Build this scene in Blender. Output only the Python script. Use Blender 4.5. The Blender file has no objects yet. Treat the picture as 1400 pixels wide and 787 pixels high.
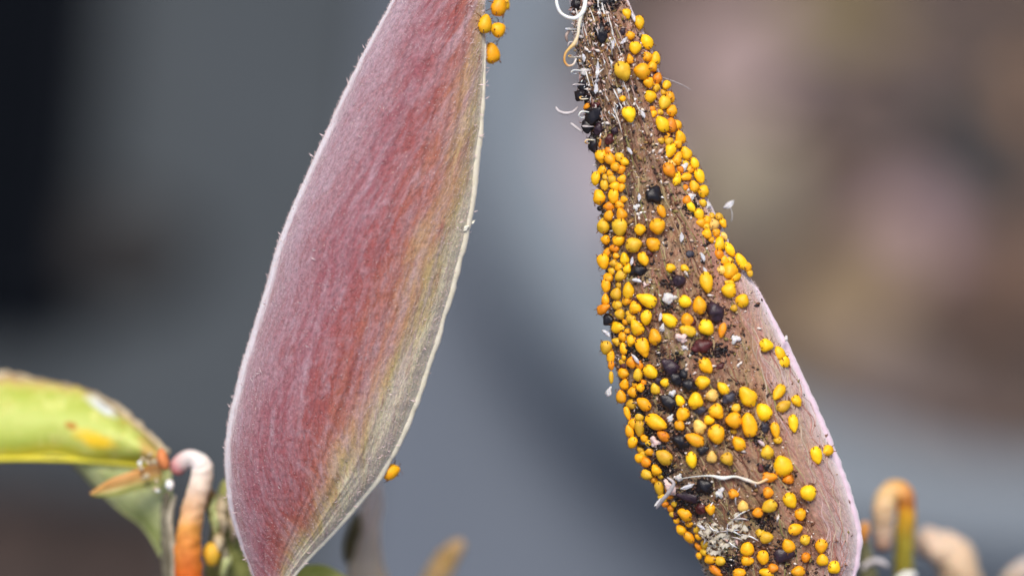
import bpy, math, random
from math import radians, sin, cos, pi, sqrt
from mathutils import Vector, Matrix, noise
import bisect
random.seed(11)
S = bpy.context.scene
C = S.collection

# ------------------------------------------------------------ camera, sky, sun, exposure
PITCH = radians(60.0)
DIST = 0.38889
H = 0.95
O = Vector((0, 0, H))
FWD = Vector((0, cos(PITCH), -sin(PITCH)))
UPV = Vector((0, sin(PITCH), cos(PITCH)))
RGT = Vector((1, 0, 0))
cam = bpy.data.cameras.new('camera')
cam.lens = 100; cam.sensor_width = 36; cam.clip_start = 0.01; cam.clip_end = 100
cam.dof.use_dof = True
cam.dof.focus_distance = DIST - 0.0028
cam.dof.aperture_fstop = 4.5
co = bpy.data.objects.new('camera', cam); C.objects.link(co)
co.location = O - FWD * DIST
co.rotation_euler = (pi / 2 - PITCH, 0, 0)
S.camera = co

sun_cam = Vector((-0.04, -0.80, 0.60)).normalized()
sun_dir = (RGT * sun_cam.x + FWD * sun_cam.y + UPV * sun_cam.z).normalized()
w = bpy.data.worlds.new('World'); S.world = w; w.use_nodes = True
nt = w.node_tree
bg = nt.nodes['Background']; bg.inputs[1].default_value = 0.075
sk = nt.nodes.new('ShaderNodeTexSky'); sk.sky_type = 'NISHITA'; sk.sun_disc = False
sk.sun_elevation = math.asin(sun_dir.z); sk.sun_rotation = math.atan2(sun_dir.x, sun_dir.y)
sk.dust_density = 3.0; sk.air_density = 1.0
nt.links.new(sk.outputs[0], bg.inputs[0])
sl = bpy.data.lights.new('sun', 'SUN'); sl.energy = 1.5; sl.angle = radians(24); sl.color = (1, 0.94, 0.85)
so = bpy.data.objects.new('sun', sl); C.objects.link(so)
so.rotation_euler = sun_dir.to_track_quat('Z', 'Y').to_euler()
so.location = (0, 0, 3)
S.view_settings.view_transform = 'Standard'; S.view_settings.look = 'None'
S.view_settings.gamma = 1; S.view_settings.exposure = 1.03
S.cycles.max_bounces = 6

# ------------------------------------------------------------ helpers
def P(px, py, Y=0.0):
    s = (DIST + Y) / DIST
    return O + RGT * ((px - 700) * 1e-4 * s) + FWD * Y + UPV * ((393.5 - py) * 1e-4 * s)
CAM = O - FWD * DIST
def G(px, py, z):
    d = P(px, py, 0) - CAM
    k = (z - CAM.z) / d.z
    return CAM + d * k
def lin(c):
    c = c / 255
    return c / 12.92 if c <= 0.04045 else ((c + 0.055) / 1.055) ** 2.4
def rgb(r, g, b, k=1.0): return (lin(r) * k, lin(g) * k, lin(b) * k, 1)

def tag(o, label=None, cat=None, group=None, kind=None):
    if label: o['label'] = label
    if cat: o['category'] = cat
    if group: o['group'] = group
    if kind: o['kind'] = kind
    return o
def empty(name, loc):
    o = bpy.data.objects.new(name, None); C.objects.link(o); o.location = loc
    o.empty_display_size = 0.005
    return o
def mesh(name, verts, faces, mat=None, smooth=True, uvs=None, cols=None):
    me = bpy.data.meshes.new(name)
    me.from_pydata([tuple(v) for v in verts], [], faces)
    if uvs:
        for ln, data in uvs.items():
            lay = me.uv_layers.new(name=ln)
            flat = []
            for lp in me.loops: flat += data[lp.vertex_index]
            lay.data.foreach_set('uv', flat)
    if cols:
        at = me.color_attributes.new('Col', 'FLOAT_COLOR', 'POINT')
        flat = []
        for c in cols: flat += c
        at.data.foreach_set('color', flat)
    if smooth: me.polygons.foreach_set('use_smooth', [True] * len(me.polygons))
    if mat: me.materials.append(mat)
    me.update()
    return me
def put(name, verts, faces, mat, parent=None, anchor=None, **kw):
    """verts are world points; stored about the anchor"""
    if anchor is None:
        anchor = sum((Vector(v) for v in verts[:: max(1, len(verts) // 200)]), Vector()) / len(verts[:: max(1, len(verts) // 200)])
    me = mesh(name, [Vector(v) - anchor for v in verts], faces, mat, **kw)
    o = bpy.data.objects.new(name, me); C.objects.link(o)
    if parent:
        o.parent = parent; o.location = anchor - parent.location
        if parent.parent: o.location -= parent.parent.location
    else: o.location = anchor
    return o

# materials ---------------------------------------------------
class NT:
    def __init__(self, name):
        self.m = bpy.data.materials.new(name); self.m.use_nodes = True
        self.t = self.m.node_tree; self.b = self.t.nodes['Principled BSDF']
    def n(self, kind, **kw):
        x = self.t.nodes.new('ShaderNode' + kind)
        for k, v in kw.items():
            if k.startswith('i_'):
                key = k[2:]
                x.inputs[int(key) if key.isdigit() else key.replace('_', ' ')].default_value = v
            else: setattr(x, k, v)
        return x
    def l(self, a, b): self.t.links.new(a, b)
    def set(self, **kw):
        for k, v in kw.items(): self.b.inputs[k.replace('_', ' ')].default_value = v
    def noise(self, vec, scale, detail=4, rough=0.6, dist=0):
        x = self.n('TexNoise', i_Scale=scale, i_Detail=detail, i_Roughness=rough, i_Distortion=dist)
        if vec is not None: self.l(vec, x.inputs['Vector'])
        return x.outputs['Fac']
    def ramp(self, fac, stops, interp='LINEAR'):
        x = self.n('ValToRGB'); r = x.color_ramp; r.interpolation = interp
        while len(r.elements) > 1: r.elements.remove(r.elements[-1])
        r.elements[0].position = stops[0][0]; r.elements[0].color = stops[0][1]
        for p, c in stops[1:]:
            e = r.elements.new(p); e.color = c
        self.l(fac, x.inputs[0]); return x.outputs[0]
    def mix(self, fac, a, b, blend='MIX'):
        x = self.n('Mix', data_type='RGBA', blend_type=blend)
        for sock, v in ((x.inputs[0], fac), (x.inputs[6], a), (x.inputs[7], b)):
            if isinstance(v, (int, float, tuple)): sock.default_value = v
            else: self.l(v, sock)
        return x.outputs[2]
    def math(self, op, a, b=None, clamp=False):
        x = self.n('Math', operation=op, use_clamp=clamp)
        for i, v in enumerate((a, b)):
            if v is None: continue
            if isinstance(v, (int, float)): x.inputs[i].default_value = v
            else: self.l(v, x.inputs[i])
        return x.outputs[0]
    def bump(self, h, strength, dist):
        x = self.n('Bump', i_Strength=strength, i_Distance=dist)
        self.l(h, x.inputs['Height']); self.l(x.outputs[0], self.b.inputs['Normal'])
    def vec(self, a, sx, sy, sz=1):
        x = self.n('VectorMath', operation='MULTIPLY'); self.l(a, x.inputs[0]); x.inputs[1].default_value = (sx, sy, sz)
        return x.outputs[0]
def BW(v): return (v, v, v, 1)

def mottled(name, c1, c2, scale, rough=0.6, bump=0.0, bscale=None, bdist=0.001, sheen=0.0, sss=0.0, c3=None, trans=0.0):
    M = NT(name); tc = M.n('TexCoord')
    f = M.noise(tc.outputs['Object'], scale, 5, 0.65)
    st = [(0.3, c1), (0.7, c2)] if c3 is None else [(0.3, c1), (0.52, c2), (0.72, c3)]
    M.l(M.ramp(f, st), M.b.inputs['Base Color'])
    M.set(Roughness=rough)
    if sheen: M.set(Sheen_Weight=sheen, Sheen_Roughness=0.45)
    if sss:
        M.set(Subsurface_Weight=sss, Subsurface_Scale=0.0012)
        M.b.inputs['Subsurface Radius'].default_value = (1, 0.5, 0.2)
    if trans: M.set(Transmission_Weight=trans)
    if bump: M.bump(M.noise(tc.outputs['Object'], bscale or scale * 3, 4), bump, bdist)
    return M.m

def along(name, stops, nscale=900, mot=0.25, rough=0.5, sheen=0.0, sss=0.15):
    """colour runs along the tube (UV y), with mottling"""
    M = NT(name); uv = M.n('UVMap', uv_map='Frac'); tc = M.n('TexCoord')
    sp = M.n('SeparateXYZ'); M.l(uv.outputs[0], sp.inputs[0])
    nz = M.noise(tc.outputs['Object'], nscale * 0.25, 4)
    f = M.math('ADD', sp.outputs[1], M.math('MULTIPLY', M.math('SUBTRACT', nz, 0.5), 0.25))
    col = M.ramp(f, stops)
    g = M.ramp(M.noise(tc.outputs['Object'], nscale, 5), [(0.3, BW(0.35)), (0.7, BW(1.0))])
    M.l(M.mix(mot, col, g, 'MULTIPLY'), M.b.inputs['Base Color'])
    M.set(Roughness=rough, Sheen_Weight=sheen, Subsurface_Weight=sss, Subsurface_Scale=0.0015)
    M.bump(M.noise(tc.outputs['Object'], nscale, 4), 0.5, 0.0002)
    return M.m

def vcol(name, rough=0.6, trans=0.0, sheen=0.0, nscale=None):
    M = NT(name); a = M.n('Attribute', attribute_name='Col')
    src = a.outputs['Color']
    if nscale:
        tc = M.n('TexCoord')
        g = M.ramp(M.noise(tc.outputs['Object'], nscale, 5), [(0.3, BW(0.45)), (0.7, BW(1.0))])
        src = M.mix(0.8, src, g, 'MULTIPLY')
    M.l(src, M.b.inputs['Base Color']); M.set(Roughness=rough, Sheen_Weight=sheen)
    return M.m

# interpolation -----------------------------------------------
def interp(tab):
    xs = [a for a, b in tab]; ys = [b for a, b in tab]; n = len(xs)
    m = []
    for i in range(n):
        if i == 0: m.append((ys[1] - ys[0]) / (xs[1] - xs[0]))
        elif i == n - 1: m.append((ys[-1] - ys[-2]) / (xs[-1] - xs[-2]))
        else: m.append(0.5 * ((ys[i] - ys[i - 1]) / (xs[i] - xs[i - 1]) + (ys[i + 1] - ys[i]) / (xs[i + 1] - xs[i])))
    def f(x):
        if x <= xs[0]: return ys[0]
        if x >= xs[-1]: return ys[-1]
        i = bisect.bisect_right(xs, x) - 1
        h = xs[i + 1] - xs[i]; t = (x - xs[i]) / h
        return ((2*t**3 - 3*t**2 + 1) * ys[i] + (t**3 - 2*t**2 + t) * h * m[i]
                + (-2*t**3 + 3*t**2) * ys[i + 1] + (t**3 - t**2) * h * m[i + 1])
    return f

def tube_geo(pts, radii, seg=10, rough=0.0, flat=1.0):
    """pts world points -> verts, faces, uvs; caps closed, tapered to round ends"""
    pts = [Vector(p) for p in pts]
    # resample smooth
    vs, fs, uv = [], [], []
    n = len(pts)
    up = FWD.copy()
    prev = None
    for i, p in enumerate(pts):
        t = (pts[min(i + 1, n - 1)] - pts[max(i - 1, 0)]).normalized()
        a = (up - t * up.dot(t))
        if a.length < 1e-4: a = RGT - t * RGT.dot(t)
        a.normalize(); b = t.cross(a)
        for k in range(seg):
            th = 2 * pi * k / seg
            r = radii[i]
            if rough: r *= 1 + rough * noise.noise(p * 900 + Vector((cos(th), sin(th), i * 0.1)) * 0.9)
            vs.append(p + a * (cos(th) * r * flat) + b * (sin(th) * r)); uv.append((k / seg, i / (n - 1)))
    for i in range(n - 1):
        for k in range(seg):
            k2 = (k + 1) % seg
            fs.append((i * seg + k, i * seg + k2, (i + 1) * seg + k2, (i + 1) * seg + k))
    fs.append(tuple(range(seg))[::-1]); fs.append(tuple((n - 1) * seg + k for k in range(seg)))
    return vs, fs, uv
def spline(ctrl, n):
    """ctrl rows of equal length tuples -> n resampled rows (Catmull-Rom)"""
    out = []
    m = len(ctrl) - 1
    for i in range(n):
        s = i / (n - 1) * m; k = min(int(s), m - 1); t = s - k
        p0 = ctrl[max(k - 1, 0)]; p1 = ctrl[k]; p2 = ctrl[k + 1]; p3 = ctrl[min(k + 2, m)]
        out.append(tuple(0.5 * (2*b + (c - a)*t + (2*a - 5*b + 4*c - d)*t*t + (-a + 3*b - 3*c + d)*t**3)
                         for a, b, c, d in zip(p0, p1, p2, p3)))
    return out
def tube(name, ctrl, mat, parent=None, n=40, seg=12, rough=0.06, endcap=True, flat=1.0):
    """ctrl: (px, py, Y_mm, r_px)"""
    rows = spline(ctrl, n)
    pts = [P(a, b, c * 1e-3) for a, b, c, r in rows]
    rad = [max(r, 0.05) * 1e-4 * (DIST + c * 1e-3) / DIST for a, b, c, r in rows]
    if endcap:
        for k in (0, 1, 2):
            f = (0.3, 0.72, 0.92)[k]
            rad[k] *= f; rad[-1 - k] *= f
    vs, fs, uv = tube_geo(pts, rad, seg, rough, flat)
    return put(name, vs, fs, mat, parent, anchor=pts[0], uvs={'Frac': uv})

# ------------------------------------------------------------ setting behind
def plane_disc(name, z, r, mat, cx=0, cy=0):
    n = 24; vs = []; fs = []
    for i in range(n + 1):
        for j in range(n + 1):
            vs.append((cx - r + 2 * r * i / n, cy - r + 2 * r * j / n, z))
    for i in range(n):
        for j in range(n):
            a = i * (n + 1) + j; fs.append((a, a + n + 1, a + n + 2, a + 1))
    o = put(name, vs, fs, mat, anchor=Vector((cx, cy, z))); return o
ground_m = mottled('soil_ground', rgb(70, 56, 50), rgb(110, 90, 80), 14, 0.95, 0.6, 60, 0.01)
tag(plane_disc('ground', -0.03, 6, ground_m), 'dark brown bare soil around the paving', kind='structure')

def slab(name, corners, z0, z1, mat, label):
    import bmesh
    bm = bmesh.new()
    a = sum((Vector(c) for c in corners), Vector()) / len(corners)
    vs = [bm.verts.new((c[0] - a.x, c[1] - a.y, 0)) for c in corners]
    f = bm.faces.new(vs)
    if f.normal.z < 0 or f.calc_area() and f.normal.z < 0: f.normal_flip()
    bmesh.ops.recalc_face_normals(bm, faces=bm.faces)
    r = bmesh.ops.extrude_face_region(bm, geom=list(bm.faces))
    for v in [g for g in r['geom'] if isinstance(g, bmesh.types.BMVert)]: v.co.z += z0 - z1
    bmesh.ops.recalc_face_normals(bm, faces=bm.faces)
    bmesh.ops.bevel(bm, geom=[e for e in bm.edges], offset=0.004, segments=2, affect='EDGES')
    me = bpy.data.meshes.new(name); bm.to_mesh(me); bm.free(); me.materials.append(mat)
    o = bpy.data.objects.new(name, me); C.objects.link(o); o.location = (a.x, a.y, z1)
    tag(o, label, kind='structure'); return o
slab_dark = mottled('paving_dark', rgb(50, 56, 60), rgb(61, 67, 72), 9, 0.85, 0.3, 250, 0.001)
slab_light = mottled('paving_light', rgb(80, 87, 98), rgb(92, 99, 110), 9, 0.85, 0.3, 250, 0.001)
def g2(px, py, z=0.0):
    v = G(px, py, z); return (v.x, v.y, 0)
slab('paving_slab', [g2(-500, -500), g2(575, -500), g2(450, 800), g2(440, 1100), g2(300, 1100), g2(270, 690), g2(-500, 620)], -0.02, 0.02, slab_dark,
     'dark grey paving slab behind the smooth pink pod')
slab('paving_slab', [g2(583, -500), g2(1900, -500), g2(1900, 1100), g2(448, 1100), g2(458, 800)], -0.02, 0.02, slab_light,
     'lighter blue-grey paving slab between the two pods')

def lathe(prof, cx, cy, seg=96):
    vs, fs = [], []
    for r, z in prof:
        for k in range(seg):
            th = 2 * pi * k / seg; vs.append(Vector((cx + r * cos(th), cy + r * sin(th), z)))
    for i in range(len(prof) - 1):
        for k in range(seg):
            k2 = (k + 1) % seg; fs.append((i * seg + k, i * seg + k2, (i + 1) * seg + k2, (i + 1) * seg + k))
    return vs, fs
# grey round pot full of litter, upper right
RZ = 0.12
pc = G(1378, 112, RZ)
PR = 0.264
SLANT = .13
def slant(v):
    return Vector((v.x, v.y, v.z - SLANT * (v.y - pc.y) * min(1.2, max(0, (v.z - .021) / (RZ - .021)))))
pot_m = mottled('pot_grey_shaded', rgb(34, 38, 42), rgb(46, 52, 58), 6, 0.6, 0.15, 120, 0.001)  # wall grey darker than the rim: its shade is painted into the colour
rim_m = mottled('rim_grey', rgb(108, 116, 124), rgb(122, 130, 136), 6, 0.5, 0.15, 120, 0.001)
pot = tag(empty('planter_pot', (pc.x, pc.y, 0.02)), 'round grey planter pot full of dry leaf litter', 'planter pot')
vs, fs = lathe([(0.20, 0.021), (0.215, 0.025), (PR - 0.012, RZ - 0.055)], pc.x, pc.y); put('pot_wall', [slant(v) for v in vs], fs, pot_m, pot, anchor=pot.location.copy())
vs, fs = lathe([(PR - 0.012, RZ - 0.058), (PR + 0.003, RZ - 0.056), (PR + 0.006, RZ - 0.04), (PR + 0.004, RZ - 0.020), (PR - 0.006, RZ - 0.009), (PR - 0.018, RZ - 0.002), (PR - 0.030, RZ), (PR - 0.039, RZ - 0.002), (PR - 0.043, RZ - 0.008), (PR - 0.044, RZ - 0.06)], pc.x, pc.y)
put('rim', [slant(v) for v in vs], fs, rim_m, pot, anchor=pot.location.copy())
vs, fs = lathe([(PR - 0.0435, RZ - 0.04), (0.11, RZ - 0.034), (0.05, RZ - 0.03), (0.001, RZ - 0.03)], pc.x, pc.y)
soil_m = mottled('litter_soil', rgb(50, 42, 40), rgb(120, 104, 98), 30, 0.95, 0.8, 160, 0.004)
put('soil', [slant(v) for v in vs], fs, soil_m, pot, anchor=pot.location.copy())
# black nursery tray at the far left
blk = mottled('black_plastic', rgb(8, 11, 17), rgb(16, 20, 28), 10, 0.7)
tc_ = G(-160, 130, .06)
tray = tag(empty('nursery_tray', (tc_.x, tc_.y, .021)), 'black plastic nursery tray with dark soil at the far left edge', 'plant tray')
def boxes(name, lst, mat, parent):
    vs, fs = [], []
    for x0, x1, y0, y1, z0, z1 in lst:
        k = len(vs)
        vs += [(x, y, z) for z in (z0, z1) for x, y in ((x0, y0), (x1, y0), (x1, y1), (x0, y1))]
        fs += [(k+3, k+2, k+1, k), (k+4, k+5, k+6, k+7)] + [(k+i, k+(i+1) % 4, k+4+(i+1) % 4, k+4+i) for i in range(4)]
    return put(name, [Vector(v) for v in vs], fs, mat, parent, anchor=parent.location.copy(), smooth=False)
tx0, tx1 = G(-420, 130, .06).x, G(122, 130, .06).x
ty0, ty1 = G(-160, 425, .06).y, G(-160, -170, .06).y
W4 = .004
for _m in (blk,): _m.node_tree.nodes['Principled BSDF'].inputs['Specular IOR Level'].default_value = .1
boxes('tray_side', [(tx0, tx0+W4, ty0, ty1, .021, .06)], blk, tray); boxes('tray_side', [(tx1-W4, tx1, ty0, ty1, .021, .06)], blk, tray)
boxes('tray_side', [(tx0+W4, tx1-W4, ty0, ty0+W4, .021, .059)], blk, tray); boxes('tray_side', [(tx0+W4, tx1-W4, ty1-W4, ty1, .021, .059)], blk, tray)
dks = mottled('black_soil', rgb(2, 4, 8), rgb(7, 10, 16), 60, 1.0, 0.6, 200, 0.002); dks.node_tree.nodes['Principled BSDF'].inputs['Specular IOR Level'].default_value = .1
boxes('soil', [(tx0+W4+.0005, tx1-W4-.0005, ty0+W4+.0005, ty1-W4-.0005, .022, .052)], dks, tray)

# leaf litter chips in the pot
def chips(name, n, where, cols, smin, smax, label, seed):
    rnd = random.Random(seed); vs, fs, cs = [], [], []
    for _ in range(n):
        p = where(rnd); s = rnd.uniform(smin, smax)
        M = Matrix.Rotation(rnd.uniform(0, 2*pi), 3, 'Z') @ Matrix.Rotation(rnd.uniform(-.6, .6), 3, 'X') @ Matrix.Rotation(rnd.uniform(-.4, .4), 3, 'Y')
        k = len(vs); wd = rnd.uniform(.25, .6); th = s * .04 + 0.0006
        for z in (0, th):
            for (x, y, zz) in ((-1, 0, 0), (-.4, wd, .12), (.5, wd * .8, .1), (1, 0, 0), (.5, -wd * .8, .1), (-.4, -wd, .12)):
                vs.append(p + M @ Vector((x * s, y * s, zz * s + z)))
        fs.append((k+5, k+4, k+3, k+2, k+1, k)); fs.append(tuple(range(k + 6, k + 12)))
        for a in range(6): b = (a + 1) % 6; fs.append((k+a, k+b, k+6+b, k+6+a))
        c = rnd.choice(cols); j = rnd.uniform(.5, .95); cs += [(c[0]*j, c[1]*j, c[2]*j, 1)] * 12
    return tag(put(name, vs, fs, vcol(name, 0.85, nscale=150), smooth=False, cols=cs), label, kind='stuff')
LC = [rgb(122, 98, 88), rgb(100, 82, 72), rgb(146, 122, 106), rgb(82, 70, 66), rgb(126, 110, 96), rgb(150, 128, 126), rgb(70, 58, 54)]
def inpot(r):
    a = r.uniform(0, 2*pi); q = (PR - 0.058) * sqrt(r.random())
    return slant(Vector((pc.x + q * cos(a), pc.y + q * sin(a), RZ - 0.032 + r.uniform(0, .012))))
chips('leaf_litter', 2300, inpot, LC, 0.006, 0.017, 'brown and mauve leaf litter covering the soil in the planter', 3)
def lowleft(r):
    v = G(r.uniform(-350, 330), r.uniform(640, 1100), -0.02); return Vector((v.x, v.y, -0.026 + r.uniform(0, .015)))
chips('bark_mulch', 1300, lowleft, [rgb(88, 70, 62), rgb(70, 57, 52), rgb(98, 80, 72), rgb(64, 52, 48)], 0.006, 0.02, 'dark brown bark mulch below the green leaf', 4)

# big dry leaves and stones lying on the litter (far out of focus)
def dry_leaf(px, py, ln, wd, rot, col, label, z=RZ - 0.012):
    ln *= 1.15; wd *= 1.15; c = slant(G(px, py, z)); a, b = 14, 8; vs, fs = [], []
    M = Matrix.Rotation(rot, 3, 'Z')
    for s in (0, 1):
        for i in range(a + 1):
            u = i / a; half = wd * sin(pi * min(max(u, .02), .98)) ** .8
            for j in range(b + 1):
                v = -1 + 2 * j / b
                vs.append(c + M @ Vector(((u - .5) * ln, v * half, abs(v) * half * .28 + .006 * sin(u * 5 + rot) + s * .001)))
    W = b + 1; Q = (a + 1) * W
    for i in range(a):
        for j in range(b):
            q = i * W + j; fs.append((q, q + 1, q + W + 1, q + W)); fs.append((Q + q, Q + q + W, Q + q + W + 1, Q + q + 1))
    for i in range(a):
        for j, fl in ((0, 0), (b, 1)):
            q = i * W + j; f = (q, q + W, Q + q + W, Q + q); fs.append(f[::-1] if fl else f)
    o = put('dry_leaf', vs, fs, mottled('dry_leaf', col, tuple(x * 1.25 for x in col[:3]) + (1,), 60, 0.8, 0.4, 150, 0.001), anchor=c)
    tag(o, label, 'dry leaf')
    rib = tube_geo([c + M @ Vector(((u - .5) * ln, 0, .0015 + .006 * sin(u * 5 + rot))) for u in [k / 12 for k in range(13)]], [.0011 - .00006 * k for k in range(13)], 6)
    put('midrib', rib[0], rib[1], mottled('midrib', tuple(x * .7 for x in col[:3]) + (1,), col, 60), o, anchor=c)
def stone(px, py, r, col, label, z=RZ - 0.02, sq=(1, .8, .6), sd=1):
    r *= 1.0 if z == .03 else 1.15; c = G(px, py, z) if z == .03 else slant(G(px, py, z)); vs, fs = [], []
    a, b = 20, 12
    for i in range(b + 1):
        ph = pi * i / b
        for j in range(a):
            th = 2 * pi * j / a
            d = Vector((sin(ph) * cos(th) * sq[0], sin(ph) * sin(th) * sq[1], cos(ph) * sq[2]))
            vs.append(c + d * r * (1 + .16 * noise.noise(d * 2 + Vector((sd, 0, 0)))))
    for i in range(b):
        for j in range(a):
            k = (j + 1) % a; fs.append((i*a + j, (i+1)*a + j, (i+1)*a + k, i*a + k))
    tag(put('pebble', vs, fs, mottled('pebble', col, tuple(x * 1.2 for x in col[:3]) + (1,), 80, 0.7, 0.3, 300, 0.001), anchor=c), label, 'pebble')
dry_leaf(1005, 90, .095, .026, 1.2, rgb(140, 120, 116), 'pale pink-beige dry leaf blurred beside the top of the infested pod')
dry_leaf(1090, 60, .06, .016, .3, rgb(139, 121, 118, .84), 'mauve dry leaf blurred beside the olive leaf at the top')
dry_leaf(1140, 18, .065, .018, .1, rgb(112, 98, 64), 'olive-yellow dry leaf at the top edge of the picture')
dry_leaf(1010, 250, .07, .022, 1.9, rgb(126, 116, 98), 'pale olive-grey dry leaf behind the white fleck at the pod edge')
dry_leaf(1150, 435, .085, .024, .9, rgb(112, 94, 70), 'tan dry leaf blurred beside the pink pod margin')
dry_leaf(1408, 150, .045, .012, 1.5, rgb(128, 98, 72), 'orange-brown dry leaf at the right edge of the picture')
dry_leaf(1200, 560, .07, .016, -.3, rgb(110, 96, 90, .84), 'grey-brown dry leaf lowest inside the planter')
dry_leaf(1390, 390, .07, .02, 1.0, rgb(88, 66, 52), 'rusty brown dry leaf at the right below the dark gap')
dry_leaf(830, 255, .085, .020, 1.75, rgb(150, 136, 140), 'pale mauve dry leaf lying against the rim between the pods')
stone(1245, 330, .019, rgb(138, 114, 116), 'rounded pink pebble blurred right of the pods', sq=(1, 1.3, .6), sd=2)
stone(1180, 130, .012, rgb(95, 84, 85, .84), 'mauve-grey pebble above the dark hollow', sd=5)
stone(1325, 215, .028, rgb(34, 30, 30), 'large dark brown stone in the litter at upper right', sd=7, sq=(1.2, 1, .5))
stone(1300, 90, .017, rgb(67, 59, 51, .84), 'dark olive-brown stone at the top right', sd=8)
stone(1085, 340, .019, rgb(52, 40, 40), 'dark mauve stone behind the pod shoulder', sd=9)
stone(1370, 300, .015, rgb(49, 44, 44, .84), 'dark stone between the pink pebble and right edge', sd=4)
stone(165, 345, .04, rgb(34, 31, 30, .84), 'dark brown stone on the paving left of the smooth pod', z=.03, sd=12)
stone(895, 90, .013, rgb(66, 60, 61, .84), 'dark grey stone blurred behind the tip of the infested pod', sd=6)

# ------------------------------------------------------------ pods
class Pod:
    def __init__(s, L, R, y0, y1, dep, Yc, relief):
        s.L, s.R, s.y0, s.y1, s.dep, s.Yc, s.relief = interp(L), interp(R), y0, y1, dep, Yc, relief
    def cw(s, py):
        a, b = s.L(py) + 1.6 * noise.noise(Vector((py * .018, s.dep * 9, 0))) + .7 * noise.noise(Vector((py * .08, s.dep * 5, 3))), s.R(py) + 1.6 * noise.noise(Vector((py * .02, s.dep * 9, 7))) + .9 * noise.noise(Vector((py * .09, s.dep * 5, 9)))
        return (a + b) / 2, (b - a) / 2
    def point(s, th, py):
        cx, w = s.cw(py)
        t = cos(th); q = sin(th)
        rel = s.relief(t, py, q)
        ww = w * (1 + rel * 0.25 / max(w * 1e-4, 1e-3) * 0)
        Y = s.Yc(py) - (s.dep * w * 1e-4) * math.copysign(abs(q) ** 0.9, q) - rel * (q if q > 0 else 0.3 * q)
        return cx + ww * t, Y
    def world(s, th, py):
        x, Y = s.point(th, py); return P(x, py, Y)
    def at(s, px, py):
        cx, w = s.cw(py); t = max(-.985, min(.985, (px - cx) / max(w, 1)))
        return math.acos(t)
    def surf(s, px, py, lim=.95):
        """depth and outward normal at a pixel"""
        cx, w = s.cw(py); t = max(-lim, min(lim, (px - cx) / max(w, 1)))
        th = math.acos(t)
        x, Y = s.point(th, py)
        a = s.world(th - .04, py) - s.world(th + .04, py)
        b = s.world(th, py + 3) - s.world(th, py - 3)
        n = a.cross(b).normalized()
        if n.dot(FWD) > 0: n = -n
        return Y, n
    def build(s, name, mat, parent, nr, ns):
        vs, fs, u1, u2 = [], [], [], []
        for i in range(nr + 1):
            v = i / nr; py = s.y0 + (s.y1 - s.y0) * v; cx, w = s.cw(py)
            for k in range(ns):
                th = 2 * pi * k / ns
                vs.append(s.world(th, py)); u1.append(((1 + cos(th)) / 2, v)); u2.append((abs(pi - th) * w * 0.1, py * 0.1))
        for i in range(nr):
            for k in range(ns):
                k2 = (k + 1) % ns; fs.append((i*ns + k, i*ns + k2, (i+1)*ns + k2, (i+1)*ns + k))
        fs.append(tuple(range(ns))[::-1]); fs.append(tuple(nr * ns + k for k in range(ns)))
        return put(name, vs, fs, mat, parent, uvs={'Frac': u1, 'Mm': u2})

def rel1(t, py, q):
    a = 0.0004 * noise.noise(Vector((t * 9, py * .006, 3)))           # long shallow ribs
    a += 0.00022 * noise.noise(Vector((t * 24, py * .008, 7)))
    a += 0.00006 * noise.noise(Vector((t * 60, py * .12, 1)))
    return a
pod1 = Pod([(-230, 640), (-110, 590), (0, 535), (105, 480), (215, 430), (320, 385), (430, 352), (530, 322), (600, 309), (680, 311), (750, 331), (790, 347), (850, 356), (900, 361)],
           [(-230, 662), (-110, 664), (0, 662), (90, 664), (200, 655), (300, 642), (390, 620), (490, 590), (580, 558), (650, 520), (710, 470), (760, 424), (790, 400), (850, 380), (900, 373)],
           -230, 900, .60, lambda y: 0.001 + 0.000004 * (y - 393), rel1)
def rel2(t, py, q):
    a = 0.0005 * noise.noise(Vector((t * 4, py * .012, 11)))
    a += 0.00042 * noise.noise(Vector((t * 12, py * .02, 5)))
    a += 0.00022 * noise.noise(Vector((t * 30, py * .07, 9)))
    # raised smooth valve on the right side, starting at the shoulder
    if py > 372:
        k = min(1, (py - 372) / 40)
        edge = .62 - .0002 * (py - 372)
        a += 0.0011 * k * max(0, min(1, (t - edge + .12) / .16)) * (1 - max(0, (t - .9) / .1))
        a += -0.0004 * k * math.exp(-((t - edge + .14) / .06) ** 2)
    return a
pod2 = Pod([(-160, 752), (0, 780), (60, 786), (100, 792), (200, 812), (300, 824), (420, 832), (520, 846), (600, 866), (640, 880), (700, 915), (740, 945), (787, 966), (850, 1010), (900, 1035)],
           [(-160, 800), (0, 858), (60, 888), (110, 906), (160, 922), (260, 962), (320, 992), (372, 1018), (390, 1032), (470, 1073), (560, 1116), (640, 1149), (700, 1168), (740, 1174), (787, 1168), (850, 1140), (900, 1110)],
           -160, 900, .60, lambda y: 0.0010 + 0.000006 * (y - 393), rel2)

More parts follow.
